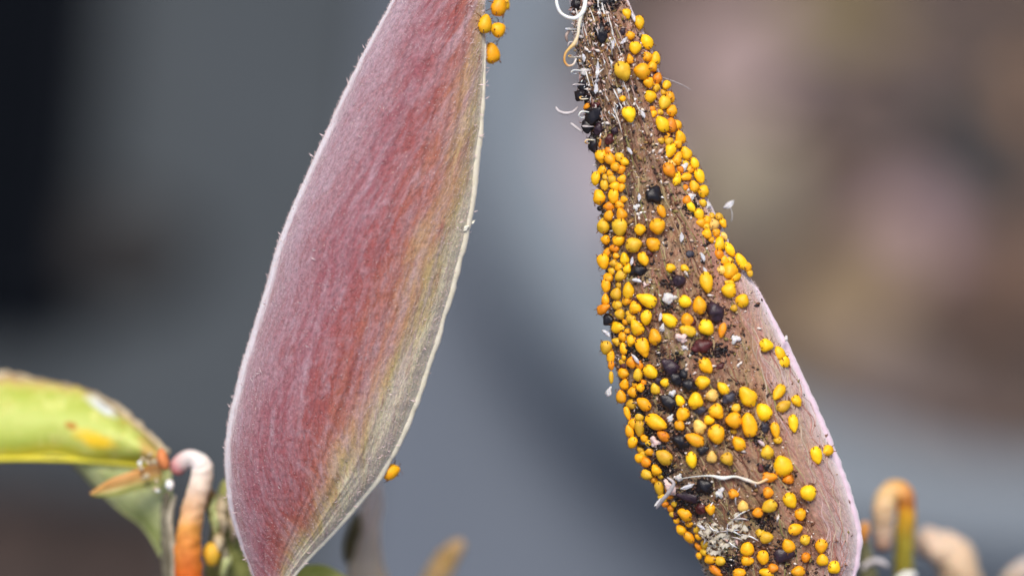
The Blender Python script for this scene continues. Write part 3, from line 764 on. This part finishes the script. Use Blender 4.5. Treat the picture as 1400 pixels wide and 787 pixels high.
def orient(pod, px, py, ang, lift, lim=.93):
    Y, n = pod.surf(px, py, lim)
    d = RGT * cos(ang) + UPV * sin(ang)
    n = (n * .62 - FWD * .38).normalized()
    d = (d - n * d.dot(n)).normalized()
    x = d.cross(n).normalized()
    c = P(px, py, Y - lift)
    return c, Matrix((x, d, n)).transposed()
def place(me, name, pod, px, py, a, b, ang, lift=.35, hz=1.0):
    """a,b half sizes in px"""
    c, R = orient(pod, px, py, ang, b * 1e-4 * lift)
    hz = hz * 1.0
    o = bpy.data.objects.new(name, me); C.objects.link(o)
    Sc = Matrix.Diagonal((b * 1e-4 / .78, a * 1e-4, b * 1e-4 / .74 * hz, 1))
    o.matrix_world = Matrix.Translation(c) @ R.to_4x4() @ Sc
    return o
def limbs(o, n):
    for nm, me in parts[:n]:
        c = bpy.data.objects.new(nm, me); C.objects.link(c); c.parent = o
rnd = random.Random(5)
items = []
allp = []
for (ox, oy), rows in DATA.items():
    for (X, Y_, a, b, ang, c) in rows:
        x, y = ox + X / T, oy + Y_ / T
        a_, b_ = a / T / 2 * (z_ := rnd.uniform(.96, 1.10)), b / T / 2 * z_
        flip = rnd.choice((0, 180)) + rnd.uniform(-12, 12)
        o = place(rnd.choice(bodies[c]), 'aphid', pod2, x, y, a_, b_, radians(ang + flip), lift=rnd.uniform(.25, .55))
        if b_ > 5.4: limbs(o, len(parts))
        elif b_ > 4.2: limbs(o, 3)
        size = 'large plump' if a >= 150 and b >= 105 else 'long slender' if a / b > 1.45 else 'tiny' if a <= 90 else 'rounded' if a / b < 1.15 else 'oval'
        items.append((o, f"{size} {CW[c]}", x, y)); allp.append((x, y, max(a_, b_)))
        tag(o, None, 'aphid', 'yellow aphids on the infested pod')
# half-hidden small nymphs packed along the two crowded edges
fill = []
tries = 0
while len(fill) < 72 and tries < 6000:
    tries += 1
    y = rnd.uniform(205, 760)
    if rnd.random() < .72:
        x = pod2.L(y) + rnd.uniform(0, 34 if y < 560 else 20)
    else:
        y = rnd.uniform(60, 380); x = pod2.R(y) - rnd.uniform(2, 30)
    if any((x - u) ** 2 + (y - v) ** 2 < (r * .95 + 2.5) ** 2 for u, v, r in allp): continue
    s = rnd.uniform(4.2, 6.6); c = rnd.choice('AAGOG')
    fill.append((x, y)); allp.append((x, y, s))
    o = place(rnd.choice(bodies[c]), 'aphid', pod2, x, y, s * 1.15, s, rnd.uniform(0, 6.28), lift=.1)
    items.append((o, f"tiny hidden {CW[c]}", x, y)); tag(o, None, 'aphid', 'yellow aphids on the infested pod')
relabel(items, 'aphid')

# aphids of the smooth pod
def ap1(px, py, a, b, ang, c, label, Y=None, n=None):
    Yq = pod1.surf(px, py, .9)[0] if Y is None else Y
    o = place(bodies[c][0], 'aphid', pod1, px, py, a * 1.12, b * 1.2, radians(ang))
    o.matrix_world = Matrix.Translation(P(px, py, Yq) - o.matrix_world.translation) @ o.matrix_world
    limbs(o, len(parts)); tag(o, label, 'aphid', 'aphids clinging to the smooth pod')
ap1(682, 9, 13, 9, 70, 'A', 'amber aphid topmost on the seam of the smooth pod', .0005)
ap1(691, 6, 8, 5, 85, 'Y', 'slim yellow aphid at the picture top, outermost of the smooth pod cluster', .002)
ap1(663, 33, 12, 8, 80, 'Y', 'bright yellow aphid lying on the smooth pod beside its seam', -.0025)
ap1(681, 41, 10, 8.5, 30, 'A', 'amber aphid with pinkish side, outside the bright one on the seam', .001)
ap1(658, 54, 5, 3.6, 90, 'G', 'tiny olive-yellow aphid under the bright one on the seam', -.001)
ap1(672, 73, 13, 9.5, 105, 'A', 'pear-shaped amber aphid lowest of the cluster on the smooth pod', .0008)
ap1(534, 644, 12, 9, 10, 'A', 'single orange aphid clinging low at the edge of the smooth pod', .002)

# dead, darkened aphids
DEAD = [(797,117,9,7,40,'K',0),(818,176,9,6,70,'V',0),(806,150,8,6,10,'K',0),(814,143,7,5,10,'M',0),(833,190,8,6,60,'M',0),(841,178,6,5,60,'V',0),(905,612,7,5,20,'K',0),(870,585,6,5,80,'M',0),(900,520,8,6,10,'V',0),(935,510,8,6,70,'K',0),(823,45,13,8,90,'K','black pellet-like dead aphid near the tip of the infested pod'),(789,5,8,7,0,'K','black dead aphid hanging inside the white ring of thread'),(826,2,10,6,0,'K','black dead aphid cut by the top edge of the picture'),
 (851,43,6,4.5,60,'V',0),(793,130,9,8,30,'K',0),(812,158,15,9,40,'K',0),(802,172,10,8,110,'K',0),(810,196,13,7.5,100,'K',0),(866,120,6,4,150,'K',0),(847,144,5,4,0,'V',0),(914,187,6,5,0,'M',0),
 (894,266,12.5,11,60,'K','solitary round black dead aphid at upper middle of the infested pod'),(820,285,4,3.5,0,'K',0),(874,369,12,7,10,'K','black pellet tucked among the upper band of yellow aphids'),(832,437,8.5,8,0,'K','black pellet at the outer edge of the pod'),
 (977,426,15,12,110,'V','large purple-black dead aphid beside an amber one'),(961,472,15,9.5,15,'M','shiny maroon dead aphid below the purple-black one'),(916,501,14,10,140,'V',0),(923,517,11,8,140,'K',0),(942,527,12,9,150,'K',0),
 (914,549,13,9,140,'K','glossy black pellet at mid pod under a white speck'),(874,565,8,5.5,150,'K',0),(997,543,10,7.5,30,'B','slate-grey dead aphid between bright yellow aphids'),(879,604,6,9,90,'K',0),(886,613,11,6,110,'K',0),(930,603,13,9,150,'K',0),
 (961,615,9,6,20,'K',0),(1045,583,8,6.5,90,'B',0),(964,663,12.5,11,20,'K','black dead aphid just under the long silk strand'),(942,679,17,7,170,'V',0),(959,694,9,8,60,'M',0),(923,706,8,5,100,'M',0),
 (1071,758,15,10,10,'V','dark purple dead aphid in the pit low on the pod'),(929,384,9,9,0,'V',0),(958,560,9,7,0,'B',0),(842,349,5,4,0,'M',0),(944,347,6,5,0,'B',0),(1020,750,8,6,0,'M',0),(826,215,5,4,0,'M',0),(870,410,7,5,30,'M',0),
 (985,500,6,4,30,'M',0),(1018,572,7,5,80,'M',0),(903,575,7,5,20,'M',0),(946,440,7,5,80,'M',0),(888,345,6,5,80,'M',0),(852,500,6,5,80,'M',0),(1060,690,7,5,90,'M',0),(1040,640,6,4,90,'M',0)]
ditems = []
DW = {'K': 'black', 'V': 'purple-black', 'M': 'maroon', 'B': 'slate-grey'}
for i, (x, y, a, b, ang, c, lab) in enumerate(DEAD):
    o = place(bodies[c][i % 3], 'dead_aphid', pod2, x, y, a, b, radians(ang), lift=.15, hz=.8)
    if a > 8: limbs(o, 3)
    tag(o, lab or None, 'dead aphid', 'dead aphids on the infested pod')
    if not lab: ditems.append((o, ('shrivelled ' if a > 8 else 'small ') + DW[c], x, y))
relabel(ditems, 'dead aphid')

# cast skins
skin_m = mottled('cast_skin', rgb(196, 186, 180), rgb(236, 230, 228), 2500, .35, .4, 4000, .0001, sss=.3)
pinks_m = mottled('cast_skin_pink', rgb(226, 178, 170), rgb(240, 214, 206), 2500, .35, .3, 4000, .0001, sss=.3)
SK = [(838,61,9,3,85,0),(853,56,9,3,45,0),(798,79,8,4,100,0),(800,98,7,5,20,0),(817,96,16,3.5,85,0),(815,121,10,4,88,0),(866,24,9,3.4,110,0),(847,125,5,4.5,0,0),(879,156,8,3.4,120,0),(861,206,8,3.4,125,0),(936,227.5,9,5,42,0),
 (874,270,8,3,88,0),(946,269,6,5,20,0),(968,281,6,5,0,0),(870,283,6,4,40,0),(932,324,9,3.6,88,0),(961,351,9,4,110,0),(964,369,7,3,120,0),(864,357,8,3,80,0),(871,383,9,4.5,168,0),(883,388,5,4,0,1),(916,408,10,7.5,10,0),(928,385,6,4.5,10,1),
 (932,462,9.5,7,165,1),(903,433,8,3,80,0),(906,447,7,3.6,70,0),(829,455,9,4.5,140,0),(869,490,11,3.6,128,0),(936,475,4.5,3.5,0,0),(1005,463,8,6,10,0),(833,535,8,4.5,60,0),(920,537,6,4.5,40,0),(895,604,9,7,120,1),(929,652,6,5,70,0),
 (940,665,13,4,20,0),(984,673,9,5.5,65,0),(916,665,13,7,125,1),(900,686,10,3.4,50,0),(959,720,8,4,150,0),(1041,605,8,4,140,1),(845,230,7,4,130,0),(834,244,6,4,20,1),(917,571,6,4,60,0),(1075,462,5,3,60,0)]
skinb = [[body_mesh('cast_skin', m, j * 5.1 + 2, .6) for j in range(3)] for m in (skin_m, pinks_m)]
SKL = {(916,408): 'cream oval husk of a cast aphid skin at mid pod', (932,462): 'pink oval cast skin beside the maroon dead aphid', (936,227.5): 'white cast skin among the crowded upper right aphids'}
sitems = []
for i, (x, y, a, b, ang, pk) in enumerate(SK):
    if a / b < 2:
        o = place(skinb[1 if pk else 0][i % 3], 'cast_skin', pod2, x, y, a * .9, b * .95, radians(ang), lift=.4, hz=.7)
    else: o = flake('cast_skin', x, y, onpod(pod2, x, y, .0006 + .00003 * a), a * .8, b * .7, radians(ang), pinks_m if pk else skin_m, curl=.6, seed=50 + i)
    tag(o, SKL.get((x, y)), 'cast skin', 'cast aphid skins on the infested pod')
    if (x, y) not in SKL: sitems.append((o, ('long ' if a > 9 else 'small ' if a > 6 else 'tiny ') + ('pinkish' if pk else 'white'), x, y))
relabel(sitems, 'cast skin')
o = flake('cast_skin', 997, 280, .0015, 9, 4, radians(35), skin_m, curl=.6, seed=7, label='white cast skin fleck standing off the pod edge on a thread', cat='cast skin')
stalk = tube('thread', [(1000, 303, 2.6, .8), (1001, 292, 2, .7), (998, 283, 1.6, .7)], skin_m, o, n=10, seg=6)

# threads and curled hairs round the tip
amberth = along('thread_amber', [(0, rgb(240, 236, 226)), (.4, rgb(232, 190, 120)), (.7, rgb(216, 150, 60)), (1, rgb(238, 232, 226))], 1500, .1)
whiteth = mottled('thread_white', rgb(232, 226, 216), rgb(250, 248, 242), 800, .4, sss=.3)
greyth = mottled('thread_grey', rgb(170, 160, 160), rgb(214, 206, 204), 800, .5)
def th(ctrl, mat, label, n=36, seg=8): return tag(tube('silk_thread', ctrl, mat, None, n=n, seg=seg, rough=.12), label, 'thread')
th([(761, -10, -4, 1.6), (761, 4, -5, 2.1), (766, 17, -5, 2.4), (777, 24, -5, 2.4), (789, 24, -5, 2.8), (798, 14, -5, 3.2), (801, -4, -4, 3)], whiteth, 'thick white ring of thread at the tip of the infested pod', 48)
th([(796, 16, -5, 3), (792, 32, -5, 2.6), (790, 48, -5, 2.2), (785, 60, -5, 3), (779, 66, -5, 2.2), (773, 74, -5, 1.6), (772, 84, -5, 1.5), (777, 90, -5, 1.5), (784, 88, -5, 1.4), (788, 80, -5, 1.2)], amberth, 'amber and white thread ending in a small loop below the ring', 60)
th([(760, 146, -3, 1.4), (764, 152, -3, 2), (773, 155, -3, 2.3), (783, 153, -3, 2), (790, 146, -2, 1.2)], greyth, 'pale hook-shaped thread sticking out beside black dead aphids')
th([(780, 168, -2, 1.8), (787, 174, -2, 2.2), (795, 180, -2, 1.6)], greyth, 'short grey thread below the hook-shaped one', 14)
th([(776, 58, -3, 1.2), (774, 50, -3, 2.2), (778, 42, -3, 2), (783, 38, -3, 1)], mottled('brown_scrap', rgb(90, 60, 54), rgb(200, 180, 168), 900, .6), 'small brown and white scrap left of the amber thread', 16)
th([(906, 106, -1, .5), (920, 111, 0, .55), (934, 117, 1, .5), (946, 124, 2, .4)], greyth, 'fine straight hair pointing away from the upper yellow aphids', 16)
th([*[(x, y, pod2.surf(x, y)[0] * 1e3 - .6, q) for x, y, q in ((925, 655, .7), (950, 651, .8), (972, 650, 1.4), (988, 653, 2.8), (1005, 651, 1.6), (1022, 656, 2.4), (1036, 660, 1.6), (1050, 654, 2.2), (1064, 652, 1.4))]], 
   along('strand', [(0, rgb(190, 184, 176)), (.35, rgb(240, 238, 232)), (.6, rgb(226, 214, 200)), (.8, rgb(236, 196, 140)), (1, rgb(226, 160, 70))], 1500, .1), 'long white silk strand across the lower infested pod', 60)
th([(897, 695, -1.5, 2), (906, 683, -3.2, 2.6), (915, 672, -4.5, 3), (921, 660, -5.2, 2.4), (912, 652, -5, 1.4)], greyth, 'grey forked thread poking out of the lower pod edge', 24)
for i in range(9):
    y = 40 + i * 19; x = pod2.L(y) - rnd.uniform(-3, 4); q = rnd.uniform(6, 12); g = rnd.uniform(-.6, .9)
    Y = pod2.surf(x, y)[0] * 1e3 - 1
    tube('curl', [(x + 6, y, Y, .9), (x - q * .6, y - 2 * g, Y - .4, 1.2), (x - q, y + 5 * g, Y - .4, 1.1), (x - q * .7, y + 9 * g, Y, .9), (x - q * .2, y + 8 * g, Y, .6)], (whiteth, greyth, amberth)[i % 3], seed2, n=20, seg=6, rough=.15)
for i in range(26):
    x = rnd.uniform(790, 850); y = rnd.uniform(35, 175)
    if x < pod2.L(y) - 4 or x > pod2.R(y) - 20: continue
    Y = pod2.surf(x, y)[0] * 1e3 - .5; a = rnd.uniform(.9, 2.2); l = rnd.uniform(6, 14)
    tube('fibre', [(x, y, Y + .3, .6), (x + cos(a)*l*.5 + rnd.uniform(-3, 3), y - sin(a)*l*.5, Y - .3, .9), (x + cos(a)*l, y - sin(a)*l, Y, .5)], rnd.choice((whiteth, greyth, amberth)), seed2, n=9, seg=5, rough=.1)

for i in range(16):
    x = rnd.gauss(985, 24); y = rnd.gauss(724, 14); Y = pod2.surf(x, y)[0] * 1e3 - .7; a = rnd.uniform(-.7, 1.5); l = rnd.uniform(16, 34)
    tube('fibre', [(x, y, Y + .3, .6), (x + cos(a)*l*.5 + rnd.uniform(-4, 4), y - sin(a)*l*.5 + rnd.uniform(-3, 3), Y - .2, 1.1), (x + cos(a)*l, y - sin(a)*l, Y + .2, .5)], rnd.choice((whiteth, greyth)), seed2, n=9, seg=5, rough=.1)

# ------------------------------------------------------------ leaf and stems around
leaf_top = NT('leaf_lime')
M = leaf_top; fr = M.n('UVMap', uv_map='Frac').outputs[0]; sp = M.n('SeparateXYZ'); M.l(fr, sp.inputs[0]); tc = M.n('TexCoord')
nz = M.noise(tc.outputs['Object'], 160, 5, .6)
f = M.math('ADD', sp.outputs[1], M.math('MULTIPLY', M.math('SUBTRACT', nz, .5), .22))
col = M.ramp(f, [(.0, rgb(178, 142, 96)), (.07, rgb(196, 180, 92)), (.18, rgb(168, 178, 66)), (.5, rgb(188, 198, 102)), (.8, rgb(172, 184, 70)), (.92, rgb(210, 198, 48)), (1, rgb(220, 206, 70))])
col = M.mix(M.math('MULTIPLY', M.math('SUBTRACT', M.noise(tc.outputs['Object'], 260, 6, .75), .5), 4, True), col, rgb(218, 216, 128))
col = M.mix(M.math('MULTIPLY', M.math('SUBTRACT', M.noise(tc.outputs['Object'], 150, 6, .8), .58), 5, True), col, rgb(170, 150, 60))
def blot(u0, v0, ru, rv, c, col, k=5):
    a = M.math('MULTIPLY', M.math('SUBTRACT', sp.outputs[0], u0), 1 / ru); b = M.math('MULTIPLY', M.math('SUBTRACT', sp.outputs[1], v0), 1 / rv)
    d = M.math('SQRT', M.math('ADD', M.math('MULTIPLY', a, a), M.math('MULTIPLY', b, b)))
    d = M.math('ADD', d, M.math('MULTIPLY', M.math('SUBTRACT', M.noise(tc.outputs['Object'], 300, 4), .5), 1.2))
    return M.mix(M.math('MULTIPLY', M.math('SUBTRACT', 1.0, d), k, True), col, c)
col = blot(.67, .66, .13, .17, rgb(240, 196, 30), col, 1.6)
col = blot(.565, .55, .03, .07, rgb(176, 120, 24), col, 2)
col = blot(.70, .10, .08, .14, rgb(226, 226, 220), col, 1.6)
col = blot(.93, .5, .08, .5, rgb(190, 160, 84), col, 3)
M.l(col, M.b.inputs['Base Color']); M.set(Roughness=.65, Subsurface_Weight=.2, Subsurface_Scale=.001)
M.bump(M.noise(tc.outputs['Object'], 500, 4), .4, .0003)
def sheet(name, top, bot, mat, parent, bulge, n=40, m=16, thick=.0003, frill=0.0):
    """top/bot: ctrl (px,py,Ymm) edges; surface between bulges to the camera"""
    A = spline(top, n); B = spline(bot, n); vs, fs, uv = [], [], []
    for s in (0, 1):
        for i in range(n):
            for j in range(m + 1):
                v = j / m; a, b = A[i], B[i]
                x, y, Y = (a[k] * (1 - v) + b[k] * v for k in range(3))
                fr_ = frill * noise.noise(Vector((i * .45, 3, 0))) * (1 - v) ** 3
                Y = Y * 1e-3 - bulge * sin(pi * v) ** .8 + .0004 * noise.noise(Vector((i * .2, v * 3, 1))) + s * thick + fr_ * .0001
                vs.append(P(x, y + fr_, Y)); uv.append((i / (n - 1), v))
    W = m + 1; Q = n * W
    for i in range(n - 1):
        for j in range(m):
            q = i * W + j; fs.append((q, q + 1, q + W + 1, q + W)); fs.append((Q + q, Q + q + W, Q + q + W + 1, Q + q + 1))
    for i in range(n - 1):
        for j in (0, m): q = i * W + j; fs.append((q, q + W, Q + q + W, Q + q))
    for j in range(m):
        for i in (0, n - 1): q = i * W + j; fs.append((q, q + 1, Q + q + 1, Q + q))
    return put(name, vs, fs, mat, parent, uvs={'Frac': uv})
lf = tag(empty('folded_leaf', P(228, 640, .014)), 'bright lime green folded leaf with a brown dry margin', 'leaf')
sheet('blade', [(-120, 520, 29), (-40, 512, 27), (20, 517, 25), (75, 522, 24), (130, 540, 22), (180, 578, 20), (228, 622, 18)],
      [(-120, 640, 23), (-40, 628, 22), (20, 629, 21), (75, 623, 20), (130, 634, 19), (180, 633, 18.5), (228, 640, 18)], leaf_top.m, lf, .004, frill=9)
under_m = mottled('leaf_under', rgb(136, 148, 72), rgb(198, 202, 146), 220, .55, .4, 600, .0003, sss=.15)
sheet('lower_fold', [(95, 629, 21), (130, 631, 20), (165, 634, 19), (200, 638, 18), (234, 640, 16)],
      [(98, 633, 23), (132, 668, 23), (165, 698, 22), (200, 728, 20), (240, 800, 19)], under_m, lf, .0015, frill=0)
dry_m = mottled('dry_margin', rgb(150, 122, 84), rgb(214, 200, 168), 260, .8, .6, 900, .0003)
tube('dry_margin', [(-60, 511, 28, 5), (0, 514, 27.5, 6), (50, 521, 26, 4), (110, 535, 24, 5), (150, 550, 22.5, 4), (185, 578, 20, 5), (212, 602, 18, 4), (230, 620, 17, 4)], dry_m, lf, n=90, rough=1.0)
tube('midrib', [(-60, 630, 21, 3), (20, 627, 20, 3), (100, 629, 19, 2.6), (170, 634, 18, 2.4), (228, 641, 17, 3)], mottled('midrib_yellow', rgb(206, 196, 40), rgb(236, 222, 70), 300, .5), lf, n=40)
sheet('torn_tip', [(123, 673, 11.5), (150, 655, 11), (185, 642, 11.5), (222, 628, 12)], [(125, 678, 11.5), (155, 679, 11.5), (190, 670, 12), (222, 662, 12.5)], along('torn', [(0, rgb(216, 150, 70)), (.4, rgb(214, 166, 96)), (.75, rgb(160, 160, 84)), (1, rgb(150, 156, 80))], 300, .45), lf, .0003, n=24, m=8)

for i in range(14):
    x = rnd.uniform(186, 226); y = rnd.uniform(606, 668)
    tube('dry_scrap', [(x, y, 10.5, 1.2), (x + rnd.uniform(-5, 5), y + 3, 10, rnd.uniform(2, 4)), (x + rnd.uniform(-9, 9), y + rnd.uniform(4, 10), 10.6, 1.2)], rnd.choice((dry_m, dry_m, whiteth)), lf, n=10, seg=8, rough=.5)
def thing_tube(name, label, cat, ctrl, mat, **kw):
    e = tag(empty(name, P(ctrl[0][0], ctrl[0][1], ctrl[0][2] * 1e-3)), label, cat)
    tube(kw.pop('part', 'stem'), ctrl, mat, e, **kw); return e
hook_m = along('hook_cream_lit', [(0, rgb(214, 74, 20)), (.14, rgb(232, 110, 24)), (.30, rgb(240, 168, 80)), (.46, rgb(246, 220, 196)), (.62, rgb(250, 240, 232)), (.8, rgb(246, 228, 220)), (.92, rgb(228, 160, 160)), (1, rgb(206, 110, 100))], 420, .45)  # near-white stops paint the blown-out highlight over the bend
hk = thing_tube('hooked_stalk', 'white and orange hooked flower stalk beside the lime green leaf', 'stalk',
    [(256, 850, 13, 21), (258, 790, 12, 20), (257, 745, 11, 18), (262, 705, 10.5, 16), (272, 668, 10, 15.5), (277, 642, 10, 15), (271, 630, 10, 13), (258, 627, 10.5, 12), (246, 634, 11, 12.5), (242, 646, 11.5, 9)], hook_m, n=90, seg=22, rough=.13)
tube('flower_scar', [(220, 612, 9, 4), (222, 626, 9, 8), (228, 642, 9, 6)], mottled('scar', rgb(150, 70, 30), rgb(226, 140, 80), 300, .7), hk, n=12)
thing_tube('flower_bud', 'small white bud beside the hooked stalk', 'bud', [(233, 670, 10, 2), (232, 663, 9.5, 6), (231, 656, 10, 4)], whiteth, part='bud', n=14)
wm = mottled('withered', rgb(74, 68, 52), rgb(150, 142, 118), 400, .8, .6, 900, .0003)
thing_tube('withered_stem', 'withered grey-brown stem under the hooked stalk', 'stem', [(228, 850, 18, 9), (230, 790, 16, 9), (228, 740, 14, 8), (226, 700, 13, 7), (228, 672, 12, 5)], wm, n=40, rough=.3)
thing_tube('withered_stem', 'thin pale withered stem touching the white bud', 'stem', [(240, 850, 15, 5), (238, 760, 13.5, 4.5), (232, 710, 12.5, 4), (240, 676, 12, 3)], mottled('withered_pale', rgb(150, 140, 116), rgb(200, 188, 166), 400, .8), n=36, rough=.3)
gs = thing_tube('green_stem', 'olive green main stem behind the foot of the smooth pod', 'stem', [(322, 860, 22, 40), (318, 800, 20, 36), (312, 740, 19, 26), (310, 690, 18, 16), (314, 655, 18, 9)], mottled('stem_green', rgb(120, 124, 54), rgb(166, 166, 92), 200, .6, .4, 600, .0003), n=50, seg=18, rough=.12)
for i in range(9):
    x = rnd.uniform(282, 332); y = rnd.uniform(690, 780)
    tube('withered_scale', [(x, y - 22, 15, 2), (x + rnd.uniform(-6, 6), y - 6, 12.5, rnd.uniform(4, 8)), (x + rnd.uniform(-6, 6), y + 12, 13, 5), (x + 2, y + 30, 15, 2)], rnd.choice((wm, dry_m, under_m)), gs, n=18, seg=10, rough=.7)
tube('yellow_node', [(290, 772, 13, 7), (290, 756, 12.5, 12), (292, 742, 13, 8)], mottled('node', rgb(214, 158, 30), rgb(232, 188, 60), 300, .6), gs, n=20)
tube('brown_node', [(286, 700, 14, 5), (289, 682, 14, 7), (288, 668, 15, 4)], mottled('node_brown', rgb(96, 66, 24), rgb(150, 116, 60), 300, .7), gs, n=16)
tan_m = along('tan_stem', [(0, rgb(206, 184, 144)), (.5, rgb(222, 196, 172)), (1, rgb(226, 212, 202))], 300, .3)
ts = thing_tube('tan_stem', 'tan stem standing behind the lower edge of the smooth pod', 'stem', [(508, 860, 34, 34), (504, 800, 32, 28), (500, 760, 31, 22), (503, 720, 30, 17), (510, 685, 30, 14), (508, 655, 29, 11), (500, 640, 29, 8)], tan_m, n=50, seg=16, rough=.1)
tube('dark_bract', [(476, 770, 28, 5), (478, 745, 27, 9), (485, 722, 26.5, 9), (490, 700, 27, 4)], mottled('bract', rgb(60, 50, 22), rgb(104, 90, 50), 300, .8), ts, n=20)
thing_tube('leaf_stalk', 'yellow-green leaf stalk at the bottom edge under the smooth pod', 'stem', [(380, 812, 16, 14), (412, 788, 15, 13), (440, 782, 15, 11), (468, 796, 16, 10), (500, 820, 18, 8)], mottled('stalk_green', rgb(164, 166, 54), rgb(196, 192, 100), 200, .6), n=30)
thing_tube('broken_stub', 'blurred tan broken stub between the two pods at the bottom', 'stem', [(572, 840, 46, 15), (592, 794, 44, 17), (608, 768, 43, 16), (622, 750, 42, 12), (634, 739, 42, 7)], along('stub', [(0, rgb(226, 192, 146)), (.6, rgb(224, 178, 104)), (1, rgb(216, 178, 130))], 250, .3), n=30, seg=14, rough=.2)
h2 = along('hook_peach', [(0, rgb(150, 110, 90)), (.1, rgb(224, 190, 160)), (.35, rgb(240, 200, 140)), (.5, rgb(236, 176, 96)), (.6, rgb(206, 120, 44)), (.7, rgb(226, 166, 30)), (.8, rgb(170, 150, 40)), (1, rgb(142, 138, 46))], 320, .5)
thing_tube('hooked_stalk', 'peach and yellow-green hooked stalk right of the infested pod', 'stalk',
    [(1208, 752, 28, 11), (1207, 725, 28, 13), (1207, 700, 27, 14.5), (1213, 679, 27, 15), (1224, 670, 27, 14), (1236, 677, 27, 13), (1239, 694, 27.5, 12), (1238, 718, 28, 13), (1236, 760, 29, 13), (1232, 850, 32, 15)], h2, n=90, seg=20, rough=.15)
thing_tube('curled_stub', 'blurred cream curled stub in the bottom right corner area', 'stalk', [(1252, 748, 40, 11), (1268, 742, 40, 19), (1292, 749, 40, 25), (1310, 776, 41, 26), (1322, 840, 44, 26)], along('stub2', [(0, rgb(150, 126, 110)), (.3, rgb(226, 196, 168)), (1, rgb(232, 196, 150))], 250, .45), n=50, seg=18, rough=.4)
thing_tube('pale_stem', 'pale stem end cut by the bottom right corner', 'stem', [(1372, 800, 55, 8), (1392, 782, 55, 10), (1415, 770, 55, 11)], tan_m, n=16)
thing_tube('withered_stem', 'dark green-grey withered stem beside the foot of the infested pod', 'stem', [(1192, 850, 26, 16), (1188, 800, 24, 14), (1184, 765, 23, 10), (1182, 735, 23, 6)], mottled('dk_green', rgb(62, 60, 34), rgb(120, 116, 80), 300, .8), n=30, rough=.3)
thing_tube('withered_stem', 'orange-brown withered stem tip beside the infested pod', 'stem', [(1180, 742, 22, 4), (1181, 726, 22, 7), (1184, 712, 22.5, 4)], mottled('or_br', rgb(170, 104, 40), rgb(206, 140, 60), 300, .8), n=16, rough=.3)
th([(1178, 778, 22, 3), (1189, 768, 22, 4), (1203, 767, 22, 4), (1214, 774, 22, 3)], greyth, 'pale tuft of thread at the foot of the peach hooked stalk', 24)
th([(1224, 796, 26, 4), (1237, 787, 26, 6), (1252, 786, 26, 5)], whiteth, 'white tuft of thread at the bottom edge right of the pods', 20)
for o in C.objects:
    if 'label' in o and len(o['label'].split()) > 16:
        o['label'] = o['label'].replace(' closest', '').replace('olive-yellow', 'olive')
